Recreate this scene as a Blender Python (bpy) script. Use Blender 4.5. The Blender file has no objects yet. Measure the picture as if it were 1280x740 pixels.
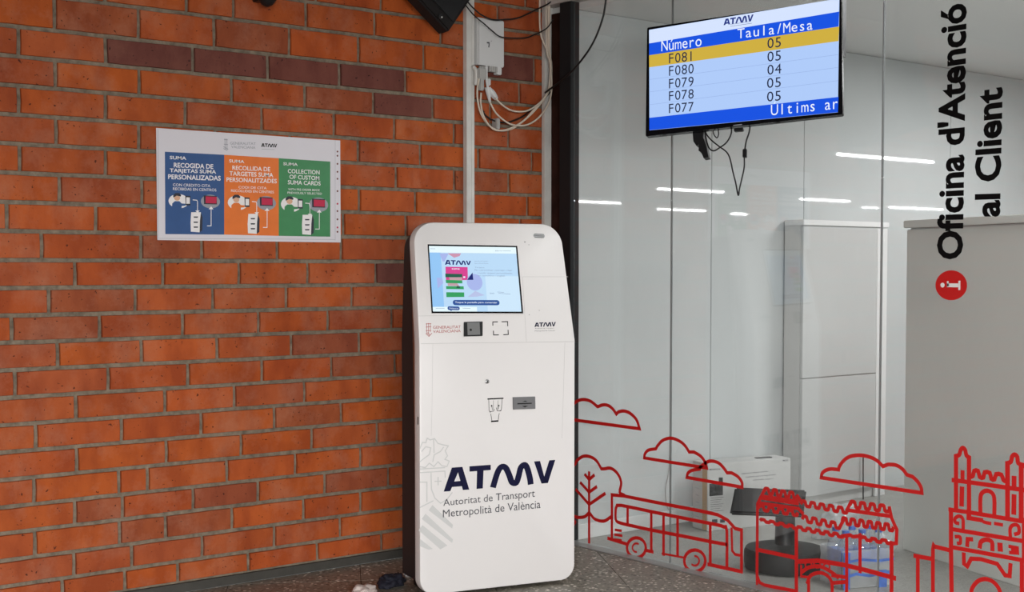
import bpy, bmesh, math, random
from mathutils import Vector, Matrix
random.seed(7)
SC = bpy.context.scene
COL = SC.collection
V = Vector

# ------------------------------------------------------------------ camera
FPX = 1690.0
PX0, PY0 = 640.0, 405.0
TH = math.atan(70 / FPX)
F2 = V((.6225, .7826, 0)).normalized()
R = V((F2.y, -F2.x, 0))
UP = V((0, 0, 1))
FP = F2 * math.cos(TH) - UP * math.sin(TH)
UPV = UP * math.cos(TH) + F2 * math.sin(TH)
CAM = V((0, 0, 1.285))
cd = bpy.data.cameras.new('camera'); cam = bpy.data.objects.new('camera', cd); COL.objects.link(cam)
cd.sensor_width = 36; cd.lens = FPX / 1280 * 36; cd.shift_y = 35 / 1280; cd.clip_start = .05; cd.clip_end = 200
m = Matrix((R, UPV, -FP)).transposed().to_4x4(); m.translation = CAM
cam.matrix_world = m
SC.camera = cam

# ------------------------------------------------------------------ view, world, lights
SC.view_settings.view_transform = 'Standard'
SC.view_settings.look = 'None'
SC.view_settings.gamma = 1
SC.view_settings.exposure = 0
SC.view_settings.use_curve_mapping = False
w = bpy.data.worlds.new('world'); SC.world = w; w.use_nodes = True
w.node_tree.nodes['Background'].inputs[0].default_value = (.93, .97, 1, 1)
w.node_tree.nodes['Background'].inputs[1].default_value = .4

def area(name, loc, target, sx, sy, power, col=(1, 1, 1)):
    l = bpy.data.lights.new(name, 'AREA'); l.shape = 'RECTANGLE'; l.size = sx; l.size_y = sy
    l.energy = power; l.color = col
    o = bpy.data.objects.new(name, l); COL.objects.link(o); o.location = loc
    o.rotation_euler = (V(target) - V(loc)).to_track_quat('-Z', 'Y').to_euler()
    return o
area('entrance_daylight', (-.7, -2.3, 1.9), (2.4, 4.5, 1.9), 4.0, 1.3, 960, (1, .985, .97))
area('hall_ceiling_lamp', (0.6, -.6, 2.72), (.6, -.6, 0), 2.4, .5, 8)
area('office_fill_lamp', (7.0, 3.3, 2.45), (7.0, 3.3, 0), 1.2, .6, 62)  # these fill lamps are added out of view to brighten the office
area('office_fill_lamp', (4.75, 2.2, 2.45), (4.75, 2.2, 0), .5, 1.2, 44)  # added to lift the angled cabinet front
area('office_fill_lamp', (8.5, -1.5, 2.45), (8.5, -1.5, 0), 1.2, 1.2, 120)

# ------------------------------------------------------------------ pixel <-> surface
def ray(px, py):
    return (FP + R * ((px - PX0) / FPX) - UPV * ((py - PY0) / FPX))
def hit(px, py, o, n):
    d = ray(px, py); t = (V(o) - CAM).dot(n) / d.dot(n)
    return CAM + d * t
WALL_Y = 4.98; GX = 4.155; BACK_Y = 4.785
class Plane:
    def __init__(s, o, ux, uy, off=0):
        s.o = V(o); s.ux = V(ux).normalized(); s.uy = V(uy).normalized(); s.n = s.ux.cross(s.uy).normalized()
        if s.n.dot(CAM - s.o) < 0: s.n = -s.n
        s.off = off
    def uv(s, px, py):
        p = hit(px, py, s.o, s.n) - s.o
        return (p.dot(s.ux), p.dot(s.uy))
    def at(s, u, v, off=0):
        return s.o + s.ux * u + s.uy * v + s.n * (s.off + off)
    def p(s, px, py, off=0):
        return s.at(*s.uv(px, py), off)
def floor_pt(px, py, z=0): return hit(px, py, (0, 0, z), V((0, 0, 1)))

# ------------------------------------------------------------------ materials
def lin(c):
    return tuple(((x / 255) / 12.92 if x <= 10.3 else (((x / 255) + .055) / 1.055) ** 2.4) for x in c)
def newmat(name):
    m = bpy.data.materials.new(name); m.use_nodes = True
    return m, m.node_tree.nodes, m.node_tree.links, m.node_tree.nodes['Principled BSDF']
def pbr(name, rgb, rough=.5, metal=0, spec=.5, noise=0, nscale=20, bump=0, bscale=200, coat=0, alpha=1):
    m, N, L, b = newmat(name)
    c = lin(rgb)
    b.inputs['Base Color'].default_value = (*c, 1); b.inputs['Roughness'].default_value = rough
    b.inputs['Metallic'].default_value = metal; b.inputs['Specular IOR Level'].default_value = spec
    b.inputs['Coat Weight'].default_value = coat
    tc = N.new('ShaderNodeTexCoord')
    if noise:
        n = N.new('ShaderNodeTexNoise'); n.inputs['Scale'].default_value = nscale; n.inputs['Detail'].default_value = 6
        L.new(tc.outputs['Object'], n.inputs['Vector'])
        r = N.new('ShaderNodeValToRGB')
        r.color_ramp.elements[0].color = (*[x * (1 - noise) for x in c], 1); r.color_ramp.elements[0].position = .3
        r.color_ramp.elements[1].color = (*[min(1, x * (1 + noise)) for x in c], 1); r.color_ramp.elements[1].position = .7
        L.new(n.outputs['Fac'], r.inputs['Fac']); L.new(r.outputs['Color'], b.inputs['Base Color'])
    if bump:
        n = N.new('ShaderNodeTexNoise'); n.inputs['Scale'].default_value = bscale; n.inputs['Detail'].default_value = 4
        L.new(tc.outputs['Object'], n.inputs['Vector'])
        bp = N.new('ShaderNodeBump'); bp.inputs['Strength'].default_value = bump; bp.inputs['Distance'].default_value = .003
        L.new(n.outputs['Fac'], bp.inputs['Height']); L.new(bp.outputs['Normal'], b.inputs['Normal'])
    return m
def emit(name, rgb, s=1.0):
    m, N, L, b = newmat(name); c = lin(rgb)
    b.inputs['Base Color'].default_value = (0, 0, 0, 1); b.inputs['Roughness'].default_value = .35
    b.inputs['Specular IOR Level'].default_value = .2
    b.inputs['Emission Color'].default_value = (*c, 1); b.inputs['Emission Strength'].default_value = s
    return m

def brick_mat(name, cols, dust=.42):
    m, N, L, b = newmat(name)
    oi = N.new('ShaderNodeObjectInfo'); tc = N.new('ShaderNodeTexCoord')
    r = N.new('ShaderNodeValToRGB'); r.color_ramp.elements.remove(r.color_ramp.elements[1])
    for i, c in enumerate(cols):
        e = r.color_ramp.elements[0] if i == 0 else r.color_ramp.elements.new(i / (len(cols) - 1))
        e.color = (*lin(c), 1)
    L.new(oi.outputs['Random'], r.inputs['Fac'])
    geo = N.new('ShaderNodeNewGeometry')
    mp = N.new('ShaderNodeMapping'); mp.inputs['Scale'].default_value = (1, 1, .5)
    L.new(geo.outputs['Position'], mp.inputs['Vector'])
    n1 = N.new('ShaderNodeTexNoise'); n1.inputs['Scale'].default_value = 13; n1.inputs['Detail'].default_value = 5
    L.new(mp.outputs['Vector'], n1.inputs['Vector'])
    r1 = N.new('ShaderNodeValToRGB'); r1.color_ramp.elements[0].position = .36; r1.color_ramp.elements[1].position = .62
    r1.color_ramp.elements[0].color = (.74, .6, .56, 1); r1.color_ramp.elements[1].color = (1.1, 1.08, 1.03, 1)
    L.new(n1.outputs['Fac'], r1.inputs['Fac'])
    mx = N.new('ShaderNodeMix'); mx.data_type = 'RGBA'; mx.blend_type = 'MULTIPLY'; mx.inputs[0].default_value = .75
    L.new(r.outputs['Color'], mx.inputs[6]); L.new(r1.outputs['Color'], mx.inputs[7])
    # chalky bloom
    n2 = N.new('ShaderNodeTexNoise'); n2.inputs['Scale'].default_value = 6.5; n2.inputs['Detail'].default_value = 8; n2.inputs['Roughness'].default_value = .7
    L.new(geo.outputs['Position'], n2.inputs['Vector'])
    r2 = N.new('ShaderNodeValToRGB'); r2.color_ramp.elements[0].position = .48; r2.color_ramp.elements[1].position = .72
    r2.color_ramp.elements[0].color = (0, 0, 0, 1); r2.color_ramp.elements[1].color = (dust, dust, dust, 1)
    L.new(n2.outputs['Fac'], r2.inputs['Fac'])
    mx2 = N.new('ShaderNodeMix'); mx2.data_type = 'RGBA'
    L.new(r2.outputs['Color'], mx2.inputs[0]); L.new(mx.outputs[2], mx2.inputs[6]); mx2.inputs[7].default_value = (*lin((176, 122, 98)), 1)
    # small dark pits
    n3 = N.new('ShaderNodeTexNoise'); n3.inputs['Scale'].default_value = 75; n3.inputs['Detail'].default_value = 2
    L.new(geo.outputs['Position'], n3.inputs['Vector'])
    r3 = N.new('ShaderNodeValToRGB'); r3.color_ramp.elements[0].position = .26; r3.color_ramp.elements[1].position = .31
    r3.color_ramp.elements[0].color = (.25, .2, .2, 1); r3.color_ramp.elements[1].color = (1, 1, 1, 1)
    L.new(n3.outputs['Fac'], r3.inputs['Fac'])
    mx3 = N.new('ShaderNodeMix'); mx3.data_type = 'RGBA'; mx3.blend_type = 'MULTIPLY'; mx3.inputs[0].default_value = 1
    L.new(mx2.outputs[2], mx3.inputs[6]); L.new(r3.outputs['Color'], mx3.inputs[7])
    L.new(mx3.outputs[2], b.inputs['Base Color'])
    b.inputs['Roughness'].default_value = .72; b.inputs['Specular IOR Level'].default_value = .3
    n4 = N.new('ShaderNodeTexNoise'); n4.inputs['Scale'].default_value = 120; n4.inputs['Detail'].default_value = 5
    L.new(geo.outputs['Position'], n4.inputs['Vector'])
    bp = N.new('ShaderNodeBump'); bp.inputs['Strength'].default_value = .35; bp.inputs['Distance'].default_value = .003
    L.new(n4.outputs['Fac'], bp.inputs['Height']); L.new(bp.outputs['Normal'], b.inputs['Normal'])
    return m

def terrazzo(name, base, chips, scale=55, amount=1):
    m, N, L, b = newmat(name)
    geo = N.new('ShaderNodeNewGeometry')
    nz = N.new('ShaderNodeTexNoise'); nz.inputs['Scale'].default_value = 9; nz.inputs['Detail'].default_value = 3
    L.new(geo.outputs['Position'], nz.inputs['Vector'])
    v = N.new('ShaderNodeTexVoronoi'); v.inputs['Scale'].default_value = scale; v.inputs['Randomness'].default_value = 1
    L.new(geo.outputs['Position'], v.inputs['Vector'])
    sep = N.new('ShaderNodeSeparateColor'); L.new(v.outputs['Color'], sep.inputs['Color'])
    r = N.new('ShaderNodeValToRGB'); r.color_ramp.interpolation = 'CONSTANT'; r.color_ramp.elements.remove(r.color_ramp.elements[1])
    for i, c in enumerate(chips):
        e = r.color_ramp.elements[0] if i == 0 else r.color_ramp.elements.new(i / len(chips))
        e.color = (*lin(c), 1)
    L.new(sep.outputs[0], r.inputs['Fac'])
    d = N.new('ShaderNodeMath'); d.operation = 'LESS_THAN'; d.inputs[1].default_value = .42
    L.new(v.outputs['Distance'], d.inputs[0])
    mu = N.new('ShaderNodeMath'); mu.operation = 'MULTIPLY'; mu.inputs[1].default_value = amount
    L.new(d.outputs[0], mu.inputs[0])
    mx = N.new('ShaderNodeMix'); mx.data_type = 'RGBA'; mx.inputs[6].default_value = (*lin(base), 1)
    L.new(mu.outputs[0], mx.inputs[0]); L.new(r.outputs['Color'], mx.inputs[7])
    r4 = N.new('ShaderNodeValToRGB'); r4.color_ramp.elements[0].color = (.8, .8, .8, 1); r4.color_ramp.elements[1].color = (1.1, 1.1, 1.1, 1)
    L.new(nz.outputs['Fac'], r4.inputs['Fac'])
    m2 = N.new('ShaderNodeMix'); m2.data_type = 'RGBA'; m2.blend_type = 'MULTIPLY'; m2.inputs[0].default_value = 1
    L.new(mx.outputs[2], m2.inputs[6]); L.new(r4.outputs['Color'], m2.inputs[7])
    L.new(m2.outputs[2], b.inputs['Base Color']); b.inputs['Roughness'].default_value = .42
    return m

def glass_mat(name, tint=(1, 1, 1), haze=.0, f0=.045):
    m = bpy.data.materials.new(name); m.use_nodes = True
    N, L = m.node_tree.nodes, m.node_tree.links
    N.clear()
    out = N.new('ShaderNodeOutputMaterial'); tr = N.new('ShaderNodeBsdfTransparent'); tr.inputs[0].default_value = (*tint, 1)
    gl = N.new('ShaderNodeBsdfGlossy'); gl.inputs['Roughness'].default_value = 0
    geo = N.new('ShaderNodeNewGeometry'); dot = N.new('ShaderNodeVectorMath'); dot.operation = 'DOT_PRODUCT'
    L.new(geo.outputs['Incoming'], dot.inputs[0]); L.new(geo.outputs['Normal'], dot.inputs[1])
    ab = N.new('ShaderNodeMath'); ab.operation = 'ABSOLUTE'; L.new(dot.outputs['Value'], ab.inputs[0])
    s = N.new('ShaderNodeMath'); s.operation = 'SUBTRACT'; s.inputs[0].default_value = 1; L.new(ab.outputs[0], s.inputs[1])
    pw = N.new('ShaderNodeMath'); pw.operation = 'POWER'; pw.inputs[1].default_value = 5; L.new(s.outputs[0], pw.inputs[0])
    mu = N.new('ShaderNodeMath'); mu.operation = 'MULTIPLY_ADD'; mu.inputs[1].default_value = 1 - f0; mu.inputs[2].default_value = f0
    L.new(pw.outputs[0], mu.inputs[0])
    mix = N.new('ShaderNodeMixShader'); L.new(mu.outputs[0], mix.inputs[0]); L.new(tr.outputs[0], mix.inputs[1]); L.new(gl.outputs[0], mix.inputs[2])
    last = mix
    if haze:
        df = N.new('ShaderNodeBsdfDiffuse'); df.inputs[0].default_value = (.8, .82, .83, 1)
        mix2 = N.new('ShaderNodeMixShader'); mix2.inputs[0].default_value = haze
        L.new(mix.outputs[0], mix2.inputs[1]); L.new(df.outputs[0], mix2.inputs[2]); last = mix2
    L.new(last.outputs[0], out.inputs['Surface'])
    return m

M = {}
M['brick'] = brick_mat('orange_brick', [(174, 84, 30), (166, 76, 30), (158, 72, 28), (172, 82, 26), (150, 70, 34), (176, 84, 34), (158, 78, 42), (168, 80, 28)])
M['brick_dark'] = brick_mat('dark_brick', [(112, 62, 52), (104, 58, 50), (118, 66, 54)], .12)
M['brick_mid'] = brick_mat('brown_brick', [(142, 72, 42), (150, 76, 40), (134, 66, 42), (144, 76, 48)], .45)
M['mortar'] = pbr('mortar', (122, 110, 94), .9, noise=.35, nscale=40, bump=.8, bscale=180)
M['basedark'] = pbr('dark_skirting', (62, 60, 55), .6, noise=.15)
M['white'] = pbr('white_powder_coat', (222, 219, 218), .38, bump=.03, bscale=400)
M['kbody'] = pbr('brown_grey_casing', (54, 47, 47), .6, spec=.2)
M['kside'] = pbr('grey_shell_edge', (190, 180, 180), .45)
M['seam'] = pbr('panel_gap', (196, 194, 193), .7)
M['seam2'] = pbr('cabinet_gap', (150, 150, 149), .7)
M['black'] = pbr('black_plastic', (20, 20, 22), .4)
M['blackgl'] = pbr('black_gloss', (9, 9, 14), .2)
M['speaker'] = pbr('speaker_black', (34, 31, 31), .55, spec=.2)
M['rubber'] = pbr('black_cable', (14, 13, 13), .5)
M['cream'] = pbr('cream_cable', (205, 192, 176), .5)
M['pvc'] = pbr('white_pvc', (205, 203, 198), .45, noise=.06)
M['pvcgrey'] = pbr('grey_pvc', (165, 163, 160), .5)
M['boxwhite'] = pbr('junction_box_white', (206, 206, 206), .5)
M['metal'] = pbr('brushed_metal', (150, 150, 150), .35, metal=.8)
M['alu'] = pbr('aluminium_rail', (150, 150, 148), .4, metal=.4)
M['frame'] = pbr('anthracite_frame', (32, 33, 35), .55, spec=.2)
M['return'] = pbr('gap_shade_brown', (50, 26, 20), .7, spec=.1, noise=.4, nscale=9)  # shade of the gap beside the post, put into the colour
M['header'] = pbr('white_header', (190, 184, 180), .5)
M['office_wall'] = pbr('glossy_white_panel', (186, 189, 189), .02, spec=.6, noise=.02, nscale=2)
M['office_ceil'] = pbr('office_ceiling_white', (226, 226, 225), .8)
M['hall'] = pbr('hall_ceiling_grey', (84, 82, 80), .8)
M['cabinet'] = pbr('cabinet_white', (182, 183, 182), .4)
M['cabinet_lip'] = pbr('cabinet_lip_white', (212, 212, 211), .4)
M['cabinet_side'] = pbr('cabinet_grey', (190, 190, 188), .42)
M['cabinet2'] = pbr('cabinet_pale_grey', (206, 207, 202), .3)
M['baseb'] = pbr('white_skirting', (205, 206, 205), .4)
M['floor_in'] = terrazzo('office_floor', (146, 145, 140), [(128, 127, 122), (154, 153, 148), (140, 139, 134), (162, 161, 156)], 90, .7)
M['floor'] = terrazzo('terrazzo', (122, 117, 105), [(58, 54, 46), (148, 141, 130), (224, 216, 204), (92, 86, 78), (128, 121, 112), (196, 188, 176), (70, 64, 58), (110, 104, 96)], 66, 1)
M['joint'] = pbr('floor_joint', (62, 58, 54), .9)
M['red'] = pbr('red_vinyl', (196, 22, 22), .5)
M['vblack'] = pbr('black_vinyl', (8, 8, 9), .6, spec=.15)
M['vwhite'] = pbr('white_vinyl', (235, 232, 230), .5)
M['navy'] = pbr('navy_print', (12, 13, 50), .6, spec=.2)
M['ink'] = pbr('dark_ink', (70, 70, 76), .6)
M['redink'] = pbr('maroon_ink', (176, 96, 92), .6)
M['crest'] = pbr('grey_crest_ink', (196, 196, 195), .55)
M['paper'] = pbr('poster_paper', (218, 214, 220), .3, coat=.3)
M['pblue'] = pbr('poster_blue', (50, 84, 136), .4, noise=.05)
M['porange'] = pbr('poster_orange', (226, 116, 44), .4, noise=.05)
M['pgreen'] = pbr('poster_green', (62, 134, 84), .4, noise=.05)
M['pwhite'] = pbr('poster_white_ink', (236, 232, 232), .5)
M['pgrey'] = pbr('poster_grey_ink', (150, 152, 160), .5)
M['pdark'] = pbr('poster_dark_ink', (44, 44, 56), .5)
M['pred'] = pbr('poster_red_ink', (190, 34, 72), .5)
M['skin'] = pbr('poster_skin_ink', (216, 170, 140), .5)
M['card'] = pbr('white_carton', (184, 184, 182), .6, noise=.03)
M['tape'] = pbr('brown_tape', (176, 150, 116), .4)
M['photo'] = pbr('printed_picture', (62, 62, 62), .5, noise=.7, nscale=60)
M['plastic_blue'] = pbr('blue_film', (70, 104, 176), .3, noise=.4, nscale=16)
M['navycloth'] = pbr('navy_cloth', (12, 13, 30), .8, bump=.4, bscale=60)
M['palecloth'] = pbr('pale_cloth', (200, 186, 180), .8, bump=.3, bscale=60)
M['glass'] = glass_mat('partition_glass', (.975, .985, .985), haze=.008)
M['clear'] = glass_mat('clear_plastic', (.93, .96, .98), haze=.12, f0=.08)
M['film'] = glass_mat('cloudy_film', (.9, .92, .93), haze=.3, f0=.1)
M['silicone'] = pbr('glass_joint_silicone', (138, 140, 140), .5)
M['rib'] = pbr('black_ribbed_rubber', (15, 15, 16), .6)
def e(n, c, s=1.0): M[n] = emit('screen_' + n, c, s)
e('s_sky', (176, 204, 250)); e('s_top', (214, 228, 255)); e('s_blue', (26, 84, 226)); e('s_yellow', (208, 176, 66)); e('s_white', (236, 242, 255))
e('s_line', (150, 176, 226)); e('s_ink', (38, 44, 70), 1); e('s_navy', (34, 52, 130), 1); e('s_grey', (108, 124, 170), 1)
e('k_bg', (188, 220, 248)); e('k_left', (150, 200, 246)); e('k_pale', (206, 232, 252)); e('k_top', (232, 250, 255)); e('k_pink', (216, 70, 146)); e('k_dgreen', (38, 96, 76)); e('k_green', (56, 158, 96)); e('k_lilac', (170, 184, 236))
e('k_lilac2', (186, 196, 232)); e('k_pinkt', (206, 150, 176)); e('k_pill', (48, 84, 152)); e('k_navy', (26, 40, 110)); e('k_grey', (136, 156, 186)); e('k_salmon', (196, 160, 168))
M['lamp'] = emit('tube_light', (255, 255, 255), 60)

# ------------------------------------------------------------------ mesh helpers
def obj(name, bm, mat, parent=None, smooth=False):
    me = bpy.data.meshes.new(name); bm.to_mesh(me); bm.free()
    if smooth:
        for p in me.polygons: p.use_smooth = True
    o = bpy.data.objects.new(name, me); COL.objects.link(o)
    if isinstance(mat, str): mat = M[mat]
    me.materials.append(mat)
    if parent is not None: o.parent = parent
    return o
def smooth_by(o, ang=40):
    me = o.data
    for p in me.polygons: p.use_smooth = True
    me.set_sharp_from_angle(angle=math.radians(ang)); return o
def tag(o, label=None, cat=None, group=None, kind=None):
    if label: o['label'] = label
    if cat: o['category'] = cat
    if group: o['group'] = group
    if kind: o['kind'] = kind
    return o
def thing(name, label, cat, loc=(0, 0, 0), group=None, kind=None):
    o = bpy.data.objects.new(name, None); COL.objects.link(o); o.location = loc; o.empty_display_size = .05
    return tag(o, label, cat, group, kind)
def shift(bm, parent):
    """geometry is written in world space; move it into the parent's space"""
    off = parent
    loc = V((0, 0, 0))
    while off is not None:
        loc += V(off.location); off = off.parent
    bmesh.ops.translate(bm, verts=bm.verts, vec=-loc)
def wobj(name, bm, mat, parent=None, smooth=False):
    if parent is not None: shift(bm, parent)
    return obj(name, bm, mat, parent, smooth)
def rebase(o):
    """put a lone mesh's origin at its own base"""
    me = o.data
    c = sum((v.co for v in me.vertices), V()) / len(me.vertices); c.z = min(v.co.z for v in me.vertices)
    me.transform(Matrix.Translation(-c)); o.location = c
    return o
def box(bm, lo, hi, bev=0):
    vs = [bm.verts.new((x, y, z)) for x in (lo[0], hi[0]) for y in (lo[1], hi[1]) for z in (lo[2], hi[2])]
    fs = [(0, 1, 3, 2), (4, 6, 7, 5), (0, 4, 5, 1), (2, 3, 7, 6), (0, 2, 6, 4), (1, 5, 7, 3)]
    F = [bm.faces.new([vs[i] for i in f]) for f in fs]
    if bev:
        es = {ed for f in F for ed in f.edges}
        bmesh.ops.bevel(bm, geom=list(es), offset=bev, segments=2, affect='EDGES')
    return F
def obox(bm, o, ax, ay, az, bev=0):
    """box with corner o and edge vectors"""
    o = V(o); ax = V(ax); ay = V(ay); az = V(az)
    n0 = len(bm.verts)
    vs = [bm.verts.new(o + ax * i + ay * j + az * k) for i in (0, 1) for j in (0, 1) for k in (0, 1)]
    fs = [(0, 1, 3, 2), (4, 6, 7, 5), (0, 4, 5, 1), (2, 3, 7, 6), (0, 2, 6, 4), (1, 5, 7, 3)]
    F = [bm.faces.new([vs[i] for i in f]) for f in fs]
    bmesh.ops.recalc_face_normals(bm, faces=F)
    if bev:
        es = {ed for f in F for ed in f.edges}
        bmesh.ops.bevel(bm, geom=list(es), offset=bev, segments=2, affect='EDGES')
def catmull(pts, n=6, closed=False):
    P = [V(p) for p in pts]; out = []
    N_ = len(P)
    if N_ < 3: return P
    rng = range(N_ if closed else N_ - 1)
    for i in rng:
        p0 = P[(i - 1) % N_] if (closed or i > 0) else P[0] * 2 - P[1]
        p1 = P[i]; p2 = P[(i + 1) % N_]
        p3 = P[(i + 2) % N_] if (closed or i + 2 < N_) else P[-1] * 2 - P[-2]
        for k in range(n):
            t = k / n
            out.append(.5 * ((2 * p1) + (p2 - p0) * t + (2 * p0 - 5 * p1 + 4 * p2 - p3) * t * t + (3 * p1 - p0 - 3 * p2 + p3) * t ** 3))
    if not closed: out.append(P[-1])
    return out
def tube(bm, pts, r, seg=8, sm=6):
    P = catmull(pts, sm) if sm else [V(p) for p in pts]
    rings = []; prev = None
    for i, p in enumerate(P):
        t = (P[min(i + 1, len(P) - 1)] - P[max(i - 1, 0)]).normalized()
        a = prev if prev is not None else (V((0, 0, 1)) if abs(t.z) < .9 else V((1, 0, 0)))
        a = (a - t * a.dot(t)).normalized(); b = t.cross(a); prev = a
        rr = r(i / (len(P) - 1)) if callable(r) else r
        rings.append([bm.verts.new(p + (a * math.cos(2 * math.pi * k / seg) + b * math.sin(2 * math.pi * k / seg)) * rr) for k in range(seg)])
    for A, B in zip(rings, rings[1:]):
        for k in range(seg): bm.faces.new((A[k], A[(k + 1) % seg], B[(k + 1) % seg], B[k]))
    bm.faces.new(rings[0][::-1]); bm.faces.new(rings[-1])
def lathe(bm, c, prof, seg=32, ax=V((0, 0, 1))):
    c = V(c); ax = V(ax).normalized(); a = ax.orthogonal().normalized(); b = ax.cross(a)
    rings = [[bm.verts.new(c + ax * h + (a * math.cos(2 * math.pi * k / seg) + b * math.sin(2 * math.pi * k / seg)) * max(r, 1e-4)) for k in range(seg)] for r, h in prof]
    for A, B in zip(rings, rings[1:]):
        for k in range(seg): bm.faces.new((A[k], A[(k + 1) % seg], B[(k + 1) % seg], B[k]))
    bm.faces.new(rings[0][::-1]); bm.faces.new(rings[-1])

# flat prints: all are real thin sheets lying on a Plane
LAY = [0]
def ribbon2d(pts, wd, closed=False):
    P = [V((p[0], p[1])) for p in pts]; n = len(P); L_, R_ = [], []
    for i in range(n):
        if closed: a, b = P[i - 1], P[(i + 1) % n]
        else: a, b = P[max(i - 1, 0)], P[min(i + 1, n - 1)]
        d1 = (P[i] - a); d2 = (b - P[i])
        if d1.length < 1e-9: d1 = d2
        if d2.length < 1e-9: d2 = d1
        d1 = d1.normalized(); d2 = d2.normalized()
        n1 = V((-d1.y, d1.x)); n2 = V((-d2.y, d2.x)); mm = n1 + n2
        mm = n1 if mm.length < 1e-6 else mm.normalized()
        k = min(1 / max(mm.dot(n1), .35), 1.8)
        L_.append(P[i] + mm * k * wd / 2); R_.append(P[i] - mm * k * wd / 2)
    return L_, R_
def stroke(bm, pl, pts, wd, off, closed=False, px=True, caps=True):
    """pts in pixels (px) or plane units; wd in metres; a raised sheet with real edges"""
    uv = [pl.uv(*p) for p in pts] if px else pts
    # clean duplicates
    q = [uv[0]]
    for p in uv[1:]:
        if (V(p) - V(q[-1])).length > wd * .08: q.append(p)
    if closed and (V(q[0]) - V(q[-1])).length < wd * .1: q.pop()
    if len(q) < 2: return
    if caps and not closed:
        a = V(q[0]) - V(q[1]); b = V(q[-1]) - V(q[-2])
        q[0] = V(q[0]) + a.normalized() * wd * .3; q[-1] = V(q[-1]) + b.normalized() * wd * .3
    A, B = ribbon2d(q, wd, closed)
    va = [bm.verts.new(pl.at(p.x, p.y, off)) for p in A]; vb = [bm.verts.new(pl.at(p.x, p.y, off)) for p in B]
    n = len(q)
    for i in range(n if closed else n - 1):
        j = (i + 1) % n
        try: bm.faces.new((va[i], vb[i], vb[j], va[j]))
        except ValueError: pass
def poly(bm, pl, pts, off, px=True):
    uv = [pl.uv(*p) for p in pts] if px else pts
    bm.faces.new([bm.verts.new(pl.at(u, v, off)) for u, v in uv])
def disc(bm, pl, c, r, off, n=24, px=True, ry=None, a0=0, a1=360):
    u, v = pl.uv(*c) if px else c
    ry = ry or r
    bm.faces.new([bm.verts.new(pl.at(u + r * math.cos(2 * math.pi * k / n), v + ry * math.sin(2 * math.pi * k / n), off)) for k in range(n)])
def bil(q, s, t):
    a = V(q[0]) * (1 - s) + V(q[1]) * s; b = V(q[3]) * (1 - s) + V(q[2]) * s
    return a * (1 - t) + b * t     # t = 0 top
_tc = {}
def text2d(s, bold=0):
    k = (s, bold)
    if k in _tc: return _tc[k]
    cu = bpy.data.curves.new('t', 'FONT'); cu.body = s; cu.resolution_u = 3; cu.offset = bold
    o = bpy.data.objects.new('t', cu); COL.objects.link(o)
    dg = bpy.context.evaluated_depsgraph_get(); me = o.evaluated_get(dg).to_mesh()
    vs = [(v.co.x, v.co.y) for v in me.vertices]; fs = [tuple(p.vertices) for p in me.polygons]
    o.evaluated_get(dg).to_mesh_clear(); bpy.data.objects.remove(o); bpy.data.curves.remove(cu)
    _tc[k] = (vs, fs); return _tc[k]
def tquad(bm, pl, s, quad, off, bold=0, px=True):
    vs, fs = text2d(s, bold)
    if not vs: return
    x0 = min(v[0] for v in vs); x1 = max(v[0] for v in vs); y0 = min(v[1] for v in vs); y1 = max(v[1] for v in vs)
    q = [pl.uv(*p) for p in quad] if px else quad
    out = []
    for x, y in vs:
        p = bil(q, (x - x0) / (x1 - x0), (y1 - y) / (y1 - y0)); out.append(bm.verts.new(pl.at(p[0], p[1], off)))
    for f in fs:
        try: bm.faces.new([out[i] for i in f])
        except ValueError: pass
def mono(bm, pl, s, p0, p1, cap, off, bold=0, wfac=.82):
    """fixed-pitch text: baseline from p0 to p1 in pixels, cap height in pixels (start, end)"""
    ref, _ = text2d('H', bold); H = max(v[1] for v in ref)
    refw, _ = text2d('0', bold); W0 = max(v[0] for v in refw) - min(v[0] for v in refw)
    n = len(s); p0 = V(p0); p1 = V(p1); pitch = (p1 - p0).length / n
    for i, ch in enumerate(s):
        if ch == ' ': continue
        vs, fs = text2d(ch, bold)
        x0 = min(v[0] for v in vs); x1 = max(v[0] for v in vs); cx = (x0 + x1) / 2
        k = wfac * pitch / W0 if (x1 - x0) * wfac * pitch / W0 < .93 * pitch else .93 * pitch / (x1 - x0)
        out = []
        for x, y in vs:
            a = (i + .5) / n + (x - cx) * k / (p1 - p0).length
            b = p0.lerp(p1, a); h = cap[0] * (1 - a) + cap[1] * a
            q = pl.uv(b.x, b.y - y / H * h); out.append(bm.verts.new(pl.at(*q, off)))
        for f in fs:
            try: bm.faces.new([out[j] for j in f])
            except ValueError: pass
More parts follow.
